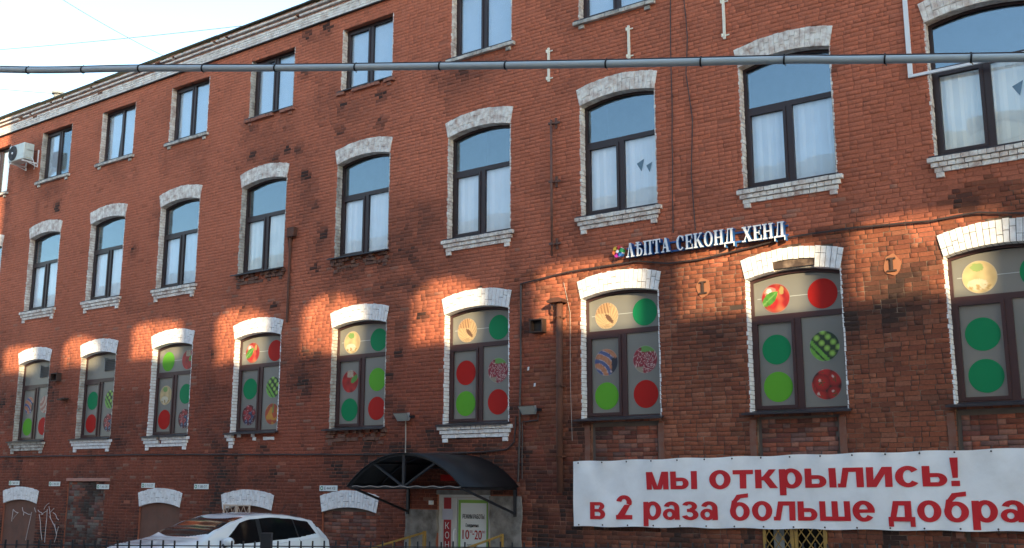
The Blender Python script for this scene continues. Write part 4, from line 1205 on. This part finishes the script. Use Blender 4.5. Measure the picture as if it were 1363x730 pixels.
LH = .265
def place_word(word, xa, xb, z):
    tot = sum(GL[c][0] for c in word); k = (xb-xa)/tot; x = xa
    for c in word:
        wd, polys = GL[c]; mb = MB()
        for q, p in enumerate(polys):
            pts = [(x+a*k, z+b*LH) for a, b in p]
            yf = -.150-.0003*(q % 12)
            nn = len(pts); ar = sum(pts[i][0]*pts[(i+1) % nn][1]-pts[(i+1) % nn][0]*pts[i][1] for i in range(nn))
            if ar < 0: pts = pts[::-1]
            mb.add([(a, yf, b) for a, b in pts], [tuple(range(nn))], 0)
            o = [(a, yf+.004, b) for a, b in pts]+[(a, -.045, b) for a, b in pts]
            mb.add(o, [(i, i+nn, (i+1) % nn+nn, (i+1) % nn) for i in range(nn)] + [tuple(range(2*nn-1, nn-1, -1)), tuple(range(nn))], 1)
        P_("letter", mb, [M['sign_white'], M['sign_blue']], sign)
        x += wd*k
place_word("ЛѢПТА", -9.41, -8.50, 6.185)
place_word("СЕКОНД", -8.39, -7.27, 6.185)
place_word("ХЕНД", -7.14, -6.36, 6.17)
fl = [(0.75,.05,.06),(.05,.45,.15),(.05,.2,.6),(.5,.03,.35),(.85,.2,.05),(.8,.5,.05)]
for k in range(6):
    t = R(70-60*k); mb = MB(); cx_, cz_ = -9.585+.065*math.cos(t), 6.325+.065*math.sin(t)
    pts = [(cx_+.048*math.cos(2*math.pi*j/14), cz_+.048*math.sin(2*math.pi*j/14)) for j in range(14)]
    mb.prism(pts, -.152, -.055); P_("emblem_petal", mb, mat("emblem_colour", fl[k], .4, var=.03), sign)
mb = MB(); pts = [(-9.585+.10*math.cos(2*math.pi*j/28), 6.325+.10*math.sin(2*math.pi*j/28)) for j in range(28)]; mb.prism(pts, -.142, -.05); P_("emblem_disc", mb, [M['sign_white']], sign)
mb = MB(); pts = [(-9.585+.03*math.cos(2*math.pi*j/12), 6.325+.03*math.sin(2*math.pi*j/12)) for j in range(12)]; mb.prism(pts, -.156, -.06); P_("emblem_centre", mb, [M['sign_white']], sign)
mb = MB(); mb.box(-9.45, -6.35, -.046, -.02, 6.20, 6.23); mb.box(-9.45, -6.35, -.046, -.02, 6.36, 6.39); P_("mounting_rail", mb, M['sign_blue'], sign)

# air conditioner
ac = T("air_conditioner", "old white outdoor air conditioner bracketed to the wall under the cornice", "air conditioner", (-30.55, 0, 11.8))
mb = MB(); mb.box(-30.98, -30.12, -.53, -.20, 11.80, 12.32); o = P_("casing", mb, M['ac_white'], ac)
md = o.modifiers.new("bevel", 'BEVEL'); md.width = .025; md.segments = 2
mb = MB(); c_ = (-30.74, 12.06)
for q in range(7): mb.ring([(c_[0]+(.23-.033*q)*math.cos(2*math.pi*j/24), c_[1]+(.23-.033*q)*math.sin(2*math.pi*j/24)) for j in range(24)], [(c_[0]+(.215-.033*q)*math.cos(2*math.pi*j/24), c_[1]+(.215-.033*q)*math.sin(2*math.pi*j/24)) for j in range(24)], -.552, -.54)
P_("fan_grille", mb, M['ac_grille'], ac)
mb = MB(); mb.prism([(c_[0]+.235*math.cos(2*math.pi*j/24), c_[1]+.235*math.sin(2*math.pi*j/24)) for j in range(24)], -.538, -.52); P_("fan_recess", mb, M['ac_grille'], ac)
mb = MB(); mb.prism([(c_[0]+.035*math.cos(2*math.pi*j/12), c_[1]+.035*math.sin(2*math.pi*j/12)) for j in range(12)], -.562, -.54); P_("fan_hub", mb, M['white_plastic'], ac)
mb = MB(); mb.box(-30.119, -30.09, -.42, -.24, 12.1, 12.28); mb.box(-30.119, -30.10, -.44, -.26, 11.86, 11.98); P_("valve_cover", mb, M['ac_white'], ac)
for x in (-30.85, -30.2):
    mb = MB(); mb.box(x-.02, x+.02, -.03, -.0, 11.65, 12.2); mb.box(x-.02, x+.02, -.52, -.0, 11.74, 11.78); mb.tube([(x, -.02, 11.66), (x, -.35, 11.75)], .012, 5); P_("bracket", mb, M['white_plastic'], ac)
mb = MB(); mb.tube([(-30.12, -.3, 11.9), (-30.05, -.25, 11.8), (-30.1, -.15, 11.62), (-30.3, -.06, 11.6), (-30.35, -.0, 11.75)], .014, 6); P_("hose", mb, M['white_plastic'], ac)

# pipes on the wall
dp = T("drain_pipe", "rusty brown vertical drain pipe between two sticker windows", "pipe", (-10.9, -.1, 1.95))
mb = MB(); mb.tube([(-10.92, -.11, 1.95), (-10.92, -.11, 3.3), (-10.915, -.115, 3.31), (-10.90, -.11, 5.50)], .062, 12); P_("pipe", mb, M['rust'], dp, smooth=True)
mb = MB(); mb.prism([(-11.10, 5.50), (-10.78, 5.50), (-10.76, 5.535), (-10.84, 5.585), (-11.02, 5.585), (-11.12, 5.535)], -.24, -.01); mb.tube([(-11.07, -.12, 5.5), (-11.07, -.12, 5.38), (-11.03, -.12, 5.34)], .016, 6); P_("cap", mb, M['rust'], dp)
mb = MB(); mb.tube([(-10.86, -.02, 5.9), (-10.72, -.02, 5.3), (-10.73, -.02, 4.0), (-10.70, -.02, 2.9)], .006, 4); P_("cord", mb, M['light_wire'], dp)
for z in (2.6, 3.9, 5.2): mb = MB(); mb.ring([(-10.99+.0, z), (-10.83, z), (-10.83, z+.03), (-10.99, z+.03)], [(-10.985, z+.005), (-10.835, z+.005), (-10.835, z+.025), (-10.985, z+.025)], -.175, -.02); P_("clamp", mb, M['rust'], dp)

gp = T("wall_pipe", "thin grey-brown vertical pipe on cross brackets between two arched windows", "pipe", (-11.07, -.08, 6.45))
mb = MB(); mb.tube([(-11.08, -.09, 6.44), (-11.08, -.09, 9.2)], .024, 8); P_("pipe", mb, M['brown_pipe'], gp, smooth=True)
for z in (9.13, 7.93, 6.68): mb = MB(); mb.box(-11.13, -10.90, -.06, -.035, z-.018, z+.018); mb.box(-11.03, -10.98, -.035, -.01, z-.11, z+.11); mb.box(-11.14, -11.04, -.115, -.06, z-.02, z+.02); P_("bracket", mb, M['brown_pipe'], gp)

vp = T("wall_pipe", "rusty thin vertical pipe with a small box at its top between two worn sills", "pipe", (-18.55, -.05, 5.8))
mb = MB(); mb.tube([(-18.56, -.05, 7.9), (-18.56, -.05, 5.80)], .03, 8); mb.tube([(-18.66, -.05, 7.95), (-18.62, -.05, 7.7), (-18.57, -.05, 7.5)], .02, 6); P_("pipe", mb, M['rust'], vp)
mb = MB(); mb.box(-18.62, -18.38, -.13, -.01, 7.84, 8.06); P_("junction_box", mb, M['rust'], vp)

for x, z0, z1, lab in ((-11.17, 10.04, 10.76, "lower white peg bar left of the thin grey-brown pipe's head"), (-9.32, 10.06, 10.75, "white peg bar under the white sill of the half-cut top window"), (-7.355, 9.97, 10.76, "white peg bar highest on the wall beside the long thin cables")):
    pg = T("peg_bar", lab, "bracket", (x, 0, z0), "short white peg bars on the upper wall")
    mb = MB(); mb.box(x-.022, x+.022, -.05, -.015, z0, z1); P_("bar", mb, M['cream'], pg)
    for z in (z0+.07, z1-.07):
        mb = MB(); mb.box(x-.045, x-.022, -.07, -.02, z-.03, z+.03); P_("lug", mb, M['cream'], pg)
        mb = MB(); mb.box(x+.022, x+.09, -.03, -.018, z-.012, z+.012); P_("hook", mb, M['cream'], pg)

tk = T("cable_trunking", "white plastic cable trunking bending across the large upper window", "cable trunking", (-4.19, 0, 8.57))
mb = MB(); mb.box(-4.235, -4.165, -.05, -.014, 8.55, 13.0); P_("vertical_run", mb, M['white_plastic'], tk)
mb = MB(); mb.prism([(-4.235, 8.50), (2.0, 8.44), (2.0, 8.48), (-4.235, 8.545)], -.052, -.014); P_("horizontal_run", mb, M['white_plastic'], tk)

def cable(name, label, pts, r, m, cat="cable", group=None, sag=.0, y=-.02):
    P3 = []
    for k in range(len(pts)-1):
        a, b = pts[k], pts[k+1]; n = max(2, int(math.hypot(b[0]-a[0], b[1]-a[1])/.35))
        for q in range(n): 
            t = q/n; P3.append((a[0]+(b[0]-a[0])*t+random.uniform(-.006, .006), y-random.uniform(0, .006), a[1]+(b[1]-a[1])*t-sag*math.sin(math.pi*t)+random.uniform(-.006, .006)))
    P3.append((pts[-1][0], y, pts[-1][1]))
    mb = MB(); mb.tube(P3, r, 5); me = mb.mesh(name, m); o0 = Vector(P3[0]); me.transform(Matrix.Translation(-o0))
    return link(name, me, loc=o0, label=label, category=cat, group=group)
cable("wall_cable", "straight thin dark cable running down the wall beside the peg bars", [(-8.40, 13.0), (-8.42, 11.0), (-8.45, 9.0), (-8.50, 6.55)], .010, M['wire'])
cable("wall_cable", "wavy thin dark cable hanging just right of a straight one above the shop sign", [(-8.14, 13.0), (-8.14, 11.0), (-8.09, 10.2), (-8.14, 9.5), (-8.05, 8.6), (-8.10, 7.6), (-8.06, 6.55)], .010, M['wire'])
cable("wall_cable", "slack dark cable slung along the wall over the white arches below the shop sign", [(-11.86, 5.98), (-10.7, 6.09), (-9.23, 6.11), (-8.6, 6.0), (-8.0, 5.99), (-7.03, 6.08), (-6.36, 6.17), (-5.22, 6.18), (-4.06, 6.12), (-3.4, 6.15), (-2.75, 6.04), (2, 6.1)], .016, M['wire'], y=-.05)
cable("wall_cable", "dark cable dropping beside the window left of the vent box", [(-11.86, 5.98), (-11.86, 4.5), (-11.89, 3.0), (-11.93, 2.15)], .02, M['wire'], y=-.03)
cable("wall_cable", "long dark cable running level under the ground-row window sills", [(-34, 2.85), (-30.8, 2.85), (-23.5, 2.82), (-16.6, 2.73), (-14.8, 2.70), (-12.85, 2.72), (-12.2, 2.77), (-12.02, 2.9), (-11.98, 3.4)], .017, M['wire'], y=-.03)
cable("wall_cable", "short dark cable running up from the canopy to a floodlight", [(-14.80, 2.66), (-14.82, 3.42)], .013, M['light_wire'], y=-.025)
cable("wall_cable", "bent dark cable hanging from the floodlight by the drain pipe", [(-11.45, 3.42), (-11.46, 3.30), (-11.82, 3.28), (-11.83, 2.2)], .014, M['wire'], y=-.03)

# floodlights
for x, z, lab in ((-11.6, 3.50, "grey floodlight between the drain pipe and the window left of it"), (-14.8, 3.48, "grey floodlight above the left end of the canopy")):
    fl_ = T("floodlight", lab, "floodlight", (x, 0, z), "small grey floodlights over the entrance")
    q = MB(); 
    q.add([(-.16,-.13,-.09),(.16,-.13,-.09),(.19,-.24,.07),(-.19,-.24,.07),(-.11,-.03,-.04),(.11,-.03,-.04),(.13,-.08,.08),(-.13,-.08,.08)], [(3,2,6,7),(0,4,5,1),(0,3,7,4),(1,5,6,2),(4,7,6,5)])
    link("housing", q.mesh("housing", M['lamp_grey']), fl_)
    q = MB(); q.add([(-.15,-.134,-.082),(.15,-.134,-.082),(.178,-.237,.06),(-.178,-.237,.06)], [(0,1,2,3)]); link("front_glass", q.mesh("front_glass", M['lamp_glass']), fl_)
    q = MB(); q.box(-.2, -.19, -.16, -.0, -.02, .02); q.box(.2, .21, -.16, .0, -.02, .02); q.box(-.2, .21, -.012, .0, -.025, .025); link("bracket", q.mesh("bracket", M['black_metal']), fl_)

# vent boxes and stubs
def vent_box(x, z, w_, h_, lab):
    t = T("vent_box", lab, "vent", (x, 0, z), None)
    q = MB(); q.ring([(-w_/2, -h_/2), (w_/2, -h_/2), (w_/2, h_/2), (-w_/2, h_/2)], [(-w_/2+.02, -h_/2+.02), (w_/2-.02, -h_/2+.02), (w_/2-.02, h_/2-.02), (-w_/2+.02, h_/2-.02)], -.16, -.01)
    link("hood", q.mesh("hood", M['anchor']), t); q = MB(); q.box(-w_/2+.02, w_/2-.02, -.03, -.012, -h_/2+.02, h_/2-.02); link("back_plate", q.mesh("back_plate", M['black_metal']), t)
vent_box(-11.42, 5.10, .30, .26, "square rusty vent box left of the drain pipe's cap")
vent_box(-28.05, 5.05, .32, .22, "small dark vent box between the two louvred windows")
q = MB(); q.box(-27.72, -27.50, -.2, -.01, 4.38, 4.42); q.box(-27.62, -27.42, -.16, -.02, 4.40, 4.44)
me = q.mesh("iron_bracket", M['anchor']); me.transform(Matrix.Translation((27.6, 0, -4.4))); link("iron_bracket", me, loc=(-27.6, 0, 4.4), label="short dark iron bracket stub below the small dark vent box", category="bracket")

# tie anchors
for x, z, lab in ((-7.95, 5.49, "iron tie anchor in a mortar patch left of the broken white arch"), (-4.70, 5.51, "iron tie anchor in a mortar patch right of the broken white arch")):
    t = T("tie_anchor", lab, "wall anchor", (x, 0, z), "iron tie anchors in the lower wall")
    q = MB(); pts = [(.13*math.cos(2*math.pi*j/24)*(1+.09*math.sin(j*.9+x)), .17*math.sin(2*math.pi*j/24)*(1+.08*math.sin(j*1.3+x))) for j in range(24)]; q.prism(pts, -.019, .0); link("mortar_patch", q.mesh("mortar_patch", M['anchor_patch']), t)
    q = MB(); q.box(-.018, .018, -.05, -.015, -.09, .09); q.box(-.06, .06, -.047, -.014, .085, .11); q.box(-.07, .07, -.047, -.014, -.11, -.085); link("iron_bar", q.mesh("iron_bar", M['anchor']), t)

for x, z in ((-11.70, 4.30), (-11.55, 3.98)):
    q = MB(); q.prism([(x-.02, z-.035), (x+.015, z-.03), (x+.025, z+.035), (x-.01, z+.03)], -.022, -.005); B("paper_scrap", q, M['white_plastic'])
# parking plates
PL = [(-17.03, 2.01, "Е 444 КВ", "white number plate directly above the right-hand painted basement arch"), (-21.38, 2.03, "Т 580 ОТ", "white number plate between the two arches behind the car roof"),
      (-23.5, 2.05, "О 713 ОТ", "white number plate above the arch behind the car bonnet"), (-25.46, 2.01, "Т 202 ОВ", "white number plate on the bricked-up doorway"),
      (-27.76, 2.08, "С 705 ОВ", "white number plate between the bricked-up doorway and the graffiti arch"), (-29.85, 2.10, "Т 887 ОВ", "white number plate above the arch with graffiti, furthest along the wall")]
for x, z, tx, lab in PL:
    t = T("number_plate", lab, "sign", (x, 0, z), "white parking plates in a row along the wall")
    q = MB(); q.box(-.27, .27, -.03, -.015, -.06, .06); link("board", q.mesh("board", M['poster']), t)
    q = MB(); q.ring([(-.2+.045*math.cos(j*math.pi/6), .045*math.sin(j*math.pi/6)) for j in range(12)], [(-.2+.028*math.cos(j*math.pi/6), .028*math.sin(j*math.pi/6)) for j in range(12)], -.034, -.03); link("green_mark", q.mesh("green_mark", M['green']), t)
    link("lettering", text_mesh(tx, M['ink'], "Т", .06, width=.34), t, (-.12, -.033, -.03))

# ------------------------------------------------------------------ car (parked bonnet out, rear to the wall)
car = T("parked_car", "white five-door hatchback parked nose out against the brick wall", "car", (-15.72, -6.22, .10))
def interp(x, tab):
    for k in range(len(tab)-1):
        if x <= tab[k+1][0]:
            t = (x-tab[k][0])/(tab[k+1][0]-tab[k][0]); t = t*t*(3-2*t)*.5+t*.5
            return tab[k][1]+(tab[k+1][1]-tab[k][1])*t
    return tab[-1][1]
LEN = 4.30
TOP = [(0, .70), (.05, .84), (.2, .94), (.6, 1.03), (1.0, 1.075), (1.22, 1.11), (1.6, 1.27), (1.95, 1.39), (2.3, 1.47), (2.75, 1.49), (3.2, 1.465), (3.6, 1.41), (3.86, 1.36), (3.92, 1.30), (4.12, 1.08), (4.24, .92), (4.3, .70)]
BELT = [(0, .62), (.3, .80), (.9, .90), (1.3, .93), (2.2, .96), (3.2, 1.00), (3.8, 1.04), (4.1, .98), (4.3, .70)]
HW = [(0, .52), (.08, .66), (.25, .76), (.6, .85), (1.2, .89), (2.2, .90), (3.2, .90), (3.8, .87), (4.1, .80), (4.25, .70), (4.3, .62)]
ROOFW = [(0, .45), (.3, .62), (1.0, .74), (1.25, .745), (1.6, .69), (2.1, .625), (2.8, .60), (3.5, .55), (3.9, .53), (4.1, .66), (4.3, .58)]
LOW = [(0, .32), (.15, .24), (.5, .20), (3.8, .20), (4.15, .28), (4.3, .40)]
NS, NR = 560, 180
def ring_pts(x):
    top, belt, hw, rw, low = interp(x, TOP), interp(x, BELT), interp(x, HW), interp(x, ROOFW), interp(x, LOW)
    belt = min(belt, top-.015)
    cr = min(.06, (top-belt)*.5+.01)
    # half profile from sill to roof centre
    key = [(hw-.10, low), (hw-.03, low+.08), (hw-.005, (low+belt)*.5-.02), (hw, (low+belt)*.5+.1), (hw-.035, belt-.03), (hw-.06, belt), (rw+.045, top-cr*1.25), (rw-.01, top-cr*.55), (rw-.12, top-cr*.18), (rw*.45, top-.006), (0, top)]
    # arc length resample
    L = [0]
    for a, b in zip(key, key[1:]): L.append(L[-1]+math.hypot(b[0]-a[0], b[1]-a[1]))
    return key, L
half = NR//2
SV = [5*k/30 for k in range(30)] + [5+1.15*k/42 for k in range(42)] + [6.15+3.85*k/18 for k in range(19)]
grid = []
for i in range(NS+1):
    x = LEN*i/NS; key, L = ring_pts(x); row = []
    # parameter positions fixed by key index so that lines run cleanly along the body
    for j in range(half+1):
        s = SV[j]; k = min(len(key)-2, int(s)); t = s-k
        p0 = key[max(0, k-1)]; p1 = key[k]; p2 = key[k+1]; p3 = key[min(len(key)-1, k+2)]
        h = lambda a, b, c, d: .5*((2*b)+(-a+c)*t+(2*a-5*b+4*c-d)*t*t+(-a+3*b-3*c+d)*t*t*t)
        yy = h(p0[0], p1[0], p2[0], p3[0]); zz = h(p0[1], p1[1], p2[1], p3[1])
        if k >= len(key)-2: yy = p1[0]+(p2[0]-p1[0])*t
        row.append((yy, zz))
    grid.append((x, row))
def side_glass(x, s, z):
    if not (5.12 < s < 6.0): return False
    top = interp(x, TOP); 
    if z < interp(x, [(1.2, .965), (2.2, .985), (3.2, 1.03), (3.9, 1.10)]): return False
    if z > top-.085: return False
    if x < 1.60 + (z-.97)*1.30 or x > 3.78-(z-1.1)*.35: return False
    return True
def pillar(x): return 2.42 < x < 2.50 or 3.30 < x < 3.335
car.scale = (1, 1.03, 1)
body, side, side2, screen, rearw, hl, tl, pil, pil2, hl2, tl2 = (MB() for _ in range(11))
def P3(i, j, sgn): x, row = grid[i]; y, z = row[j]; return (sgn*y, x, z)
for i in range(NS):
    x = (grid[i][0]+grid[i+1][0])/2
    for j in range(half):
        s = (SV[j]+SV[j+1])/2; y, z = grid[i][1][j]
        dst = body
        if s > 6.15 and 1.25+.12*(y/.6)**2 < x < 2.02+.16*(y/.56)**2 and y < interp(x, ROOFW)-.015: dst = screen
        elif s > 5.9 and 3.925 < x < 4.13 and y < .60: dst = rearw
        elif side_glass(x, s, z): dst = pil if pillar(x) else side
        elif 2.4 < s < 5 and .05 < x < .55 and z > .60+x*.12: dst = hl
        elif 2.6 < s < 5.2 and x > 4.14 and z > .80: dst = tl
        # wheel arches
        if dst is body and s < 3.6 and min((x-.82)**2, (x-3.42)**2)+(z-.33)**2 < .34**2: continue
        for sgn in (1, -1):
            q = [P3(i, j, sgn), P3(i, j+1, sgn), P3(i+1, j+1, sgn), P3(i+1, j, sgn)]
            if sgn < 0: q = q[::-1]
            (({id(side): side2, id(pil): pil2, id(hl): hl2, id(tl): tl2}.get(id(dst), dst)) if sgn < 0 else dst).add(q, [(0, 1, 2, 3)])
for sgn in (1, -1): pass
ends = []
for i, rev in ((0, False), (NS, True)):
    x, row = grid[i]; pts = [(y, x, z) for y, z in row]+[(-y, x, z) for y, z in row[::-1][1:]]
    body.add(pts[::-1] if rev else pts, [tuple(range(len(pts)))])
under = MB(); under.box(-.78, .78, .2, 4.1, .19, .5)
def weld(mb, name, m):
    import bmesh
    me = mb.mesh(name, m); bm = bmesh.new(); bm.from_mesh(me); bmesh.ops.remove_doubles(bm, verts=bm.verts, dist=.0004)
    for f in bm.faces: f.smooth = True
    bm.to_mesh(me); bm.free(); return link(name, me, car)
weld(body, "body", M['car_paint']); weld(side, "side_window", M['car_glass']); weld(side2, "side_window", M['car_glass']); weld(screen, "windscreen", M['car_glass']); weld(rearw, "rear_window", M['car_glass']); weld(hl, "headlight", M['lens_clear']); weld(tl, "taillight", M['lens_red']); weld(pil, "window_pillar", M['rubber']); weld(pil2, "window_pillar", M['rubber']); weld(hl2, "headlight", M['lens_clear']); weld(tl2, "taillight", M['lens_red'])
link("underbody", under.mesh("underbody", M['rubber']), car)
def ellipsoid(mb, c, r, n=14):
    vs = []; fs = []
    for i in range(n+1):
        for j in range(n*2):
            a, b = math.pi*i/n, math.pi*j/n; vs.append((c[0]+r[0]*math.sin(a)*math.cos(b), c[1]+r[1]*math.sin(a)*math.sin(b), c[2]+r[2]*math.cos(a)))
    for i in range(n):
        for j in range(n*2): fs.append((i*2*n+j, (i+1)*2*n+j, (i+1)*2*n+(j+1) % (2*n), i*2*n+(j+1) % (2*n)))
    mb.add(vs, fs)
for sgn in (1, -1):
    if sgn > 0:      # the far mirror does not show: folded
        mb = MB(); ellipsoid(mb, (sgn*.98, 1.62, 1.04), (.12, .07, .08)); m_ = link("wing_mirror", mb.mesh("wing_mirror", M['car_paint'], True), car)
        mb = MB(); mb.tube([(sgn*.82, 1.66, .97), (sgn*.95, 1.63, .99)], .035, 8); ellipsoid(mb, (sgn*.97, 1.63, 1.0), (.07, .05, .045)); link("mirror_foot", mb.mesh("mirror_foot", M['rubber'], True), m_)
    for x in (.82, 3.42):
        mb = MB(); mb.tube([(sgn*.68, x, .32), (sgn*.885, x, .32)], .32, 28); wt = link("wheel", mb.mesh("wheel", M['rubber']), car)
        mb = MB(); mb.tube([(sgn*.87, x, .32), (sgn*.892, x, .32)], .21, 20); link("rim", mb.mesh("rim", M['alloy']), wt)
    for x in (2.28, 3.18): mb = MB(); mb.tube([(sgn*.905, x, .86), (sgn*.925, x+.02, .865), (sgn*.925, x+.14, .87), (sgn*.9, x+.17, .87)], .014, 6); link("door_handle", mb.mesh("door_handle", M['car_paint']), car)
for sgn in (1, -1):
    for xs_ in (1.42, 2.46, 3.32):
        i = int(xs_/LEN*NS); pts = [(sgn*(grid[i][1][j][0]+.001), grid[i][0]-.0*j, grid[i][1][j][1]) for j in range(6, 31, 2)]
        mb = MB(); mb.tube(pts, .004, 4); link("door_seam", mb.mesh("door_seam", M['rubber']), car)
for k in (0, 1):
    mb = MB(); mb.tube([(.1-.55*k, 1.25, 1.075), (.45-.6*k, 1.42, 1.165)], .009, 5); link("wiper", mb.mesh("wiper", M['rubber']), car)
mb = MB(); mb.tube([(0, 3.55, 1.43), (0, 3.68, 1.60)], .006, 5); link("aerial", mb.mesh("aerial", M['rubber']), car)

# ------------------------------------------------------------------ fence in front
A_, Bf = Vector((-7.38, -10.55)), Vector((-5.0, -9.05))
fence = T("steel_fence", "dark steel picket fence running in front of the parked white car", "fence", (A_.x, A_.y, 0))
dv = (Bf-A_).normalized(); TOPZ = 1.655
pk = MB(); pk.box(-.006, .006, -.006, .006, .15, TOPZ); pk_me = pk.mesh("picket", M['fence'])
s = -4.2; k = 0
ang = math.atan2(dv.y, dv.x)
while s < 8.8:
    p = dv*s
    if abs(((s+.42) % 2.5)) > .06: link("picket", pk_me, fence, (p.x, p.y, random.uniform(-.004, .004))).rotation_euler = (0, 0, ang)
    s += .1; k += 1
for z in (TOPZ-.045, .9, .25):
    mb = MB(); a, b = dv*-4.2, dv*8.8; mb.tube([(a.x, a.y, z), (b.x, b.y, z)], .005, 5); link("rail", mb.mesh("rail", M['fence']), fence)
pm = MB(); pm.box(-.045, .045, -.03, .03, 0, 1.72); pm_me = pm.mesh("post", M['fence'])
for q in (-2.92, .0 , 4.58, 7.0): 
    pass
def fence_s(px):
    return px
for s in (-2.2, .30, 2.80, 5.30, 7.8):
    p = dv*s; o = link("post", pm_me, fence, (p.x, p.y, 0 if s < 1 else -.12)); o.rotation_euler = (0, 0, ang)

# ------------------------------------------------------------------ overhead conduit and wires
cd = T("overhead_conduit", "long grey plastic conduit with black ties strung across the street", "conduit", (-12.2, -10.5, 5.8))
CPW = [Vector(p) for p in [(-17.488, -13.594, 7.283), (-11.674, -11.592, 6.599), (-10.238, -11.013, 6.439), (-9.085, -10.645, 6.306), (-7.587, -10.141, 6.119), (-5.917, -9.63, 5.907),
    (-4.387, -9.222, 5.696), (-2.966, -8.779, 5.536), (-2.48, -8.659, 5.458), (-1.267, -8.363, 5.28), (1.435, -7.571, 4.922)]]
mb = MB(); pts = []
for k in range(len(CPW)-1):
    p0, p1, p2, p3 = CPW[max(0, k-1)], CPW[k], CPW[k+1], CPW[min(len(CPW)-1, k+2)]
    for q in range(10):
        t = q/10; pts.append(.5*((2*p1)+(p2-p0)*t+(2*p0-5*p1+4*p2-p3)*t*t+(-p0+3*p1-3*p2+p3)*t**3))
pts.append(CPW[-1]); mb.tube(pts, .033, 12); P_("conduit", mb, M['conduit'], cd, smooth=True)
mb = MB(); mb.tube([p+Vector((0, 0, .041)) for p in pts], .006, 5); P_("messenger_wire", mb, M['wire'], cd)
for q in (1.758, 2.405, 3.0, 3.52, 4.0, 4.518, 5.0, 5.428, 6.0, 6.502, 7.0, 8.255, 8.802):
    k = int(round(q*10)); p = pts[k]; d = (pts[k+1]-pts[k-1]).normalized()
    mb = MB(); mb.tube([p-d*.007, p+d*.007], .039, 12); mb.tube([p+Vector((0, 0, -.03)), p+Vector((.01, 0, -.055))], .004, 4); mb.tube([p+Vector((0, 0, .03))-d*.005, p+Vector((0, 0, .05))+d*.005], .008, 5); P_("cable_tie", mb, M['tie'], cd)
def wire(label, a, b, r=.008, sag=.2):
    n = 24; pts = [a.lerp(b, k/n)-Vector((0, 0, sag*4*(k/n)*(1-k/n))) for k in range(n+1)]; mb = MB(); mb.tube(pts, r, 5); me = mb.mesh("overhead_wire", M['wire']); me.transform(Matrix.Translation(-a)); return link("overhead_wire", me, loc=a, label=label, category="wire")
wire("thin wire climbing steeply across the sky to the roof edge", Vector((-28.72, -3.44, 17.40)), Vector((-24.6, .6, 14.0)))
wire("thin wire crossing the sky at a shallow angle above the roof", Vector((-35.16, -2.63, 15.57)), Vector((-19.2, .8, 13.9)), sag=.1)
wire("faint short wire low in the sky beside the roof vent pipe", Vector((-35.23, -2.53, 14.95)), Vector((-29.0, .8, 13.95)), r=.007, sag=.05)

# ------------------------------------------------------------------ house across the street (reflected in the glass), and an added wall shading the facade
op = T("opposite_house", "pale pink brick house with a cream cornice across the street", "building", (-40, -25, 0))
mb = MB(); mb.box(-85, -3, -37, -25, 0, 14.4); P_("wall", mb, M['pink_wall'], op)
mb = MB(); mb.box(-85.3, -2.7, -37.3, -24.6, 14.9, 15.5); mb.box(-85.1, -2.9, -37.1, -24.85, 14.4, 14.9); mb.box(-85.1, -2.9, -25.1, -24.9, 13.6, 13.8); P_("cornice", mb, M['cream'], op)
mb = MB(); mb.add([(-85.3, -24.6, 15.5), (-2.7, -24.6, 15.5), (-2.7, -31, 17.2), (-85.3, -31, 17.2)], [(0,1,2,3)]); P_("roof", mb, M['roof'], op)
wmb = MB(); wmb.box(0, 1.4, -.06, .0, 0, 2.2); w_me = wmb.mesh("window", M['car_glass'])
for fl_z in (2.0, 6.2, 10.4):
    for k in range(22): link("window", w_me, op, Vector((-83.5+k*3.6, -25, fl_z))-Vector(op.location))

# unseen wall added to shade the facade; openings shaped to cast the sun patches
sun_mask = T("sun_mask_wall", "unseen pale wall added to shade the facade, with arched openings for the sun patches", "building", (14, -22, 0))
sy0, sy1 = -22.0, -22.3
DX, DZ = 22*math.tan(SUN_AZ), 22/math.cos(SUN_AZ)*math.tan(SUN_EL)
mb = MB(); X0, X1 = -5.5, 31.5
ops = []
lits = {0: (-.9, .7), 1: (-.9, .8), 2: (-.9, .75), 3: (-.9, 1.1), 4: (-.7, 1.1), 5: (-.95, .95), 6: (-.85, .95), 7: (-1.0, 1.3), 8: (-1.2, 1.25), 9: (-1.35, .8), 10: (-.8, 1), 11: (-.8, 1)}
for k, x in enumerate(COL1):
    a, b = lits[k]; z0 = 5.0 if k > 3 else 5.35
    if x+b > 4: continue
    ops.append((x+a+DX, x+b+DX+.36, z0+DZ, 6.22+DZ+.12-(.0 if k > 2 else .15)))
Z0 = min(o[2] for o in ops); Z1 = max(o[3] for o in ops)+.25
mb.box(X0, X1, sy1, sy0, 0, Z0); mb.box(X0, X1, sy1, sy0, Z1, 22.7)
x = X0
for a, b, z0, z1 in ops:
    if a > x: mb.box(x, a, sy1, sy0, Z0, Z1)
    if z0 > Z0+.01: mb.box(a, b, sy1, sy0, Z0, z0)
    n = 10; rs = (.34, .12, .42, .2, .3)[int(a*7) % 5]; tp = arc(a, b, z1-rs*.8, rs, n)
    for q in range(n): mb.prism([(tp[q][0], tp[q][1]), (tp[q+1][0], tp[q+1][1]), (tp[q+1][0], Z1), (tp[q][0], Z1)], sy1, sy0)
    x = b
mb.box(x, X1, sy1, sy0, Z0, Z1)
P_("wall", mb, M['pale_mask'], sun_mask)
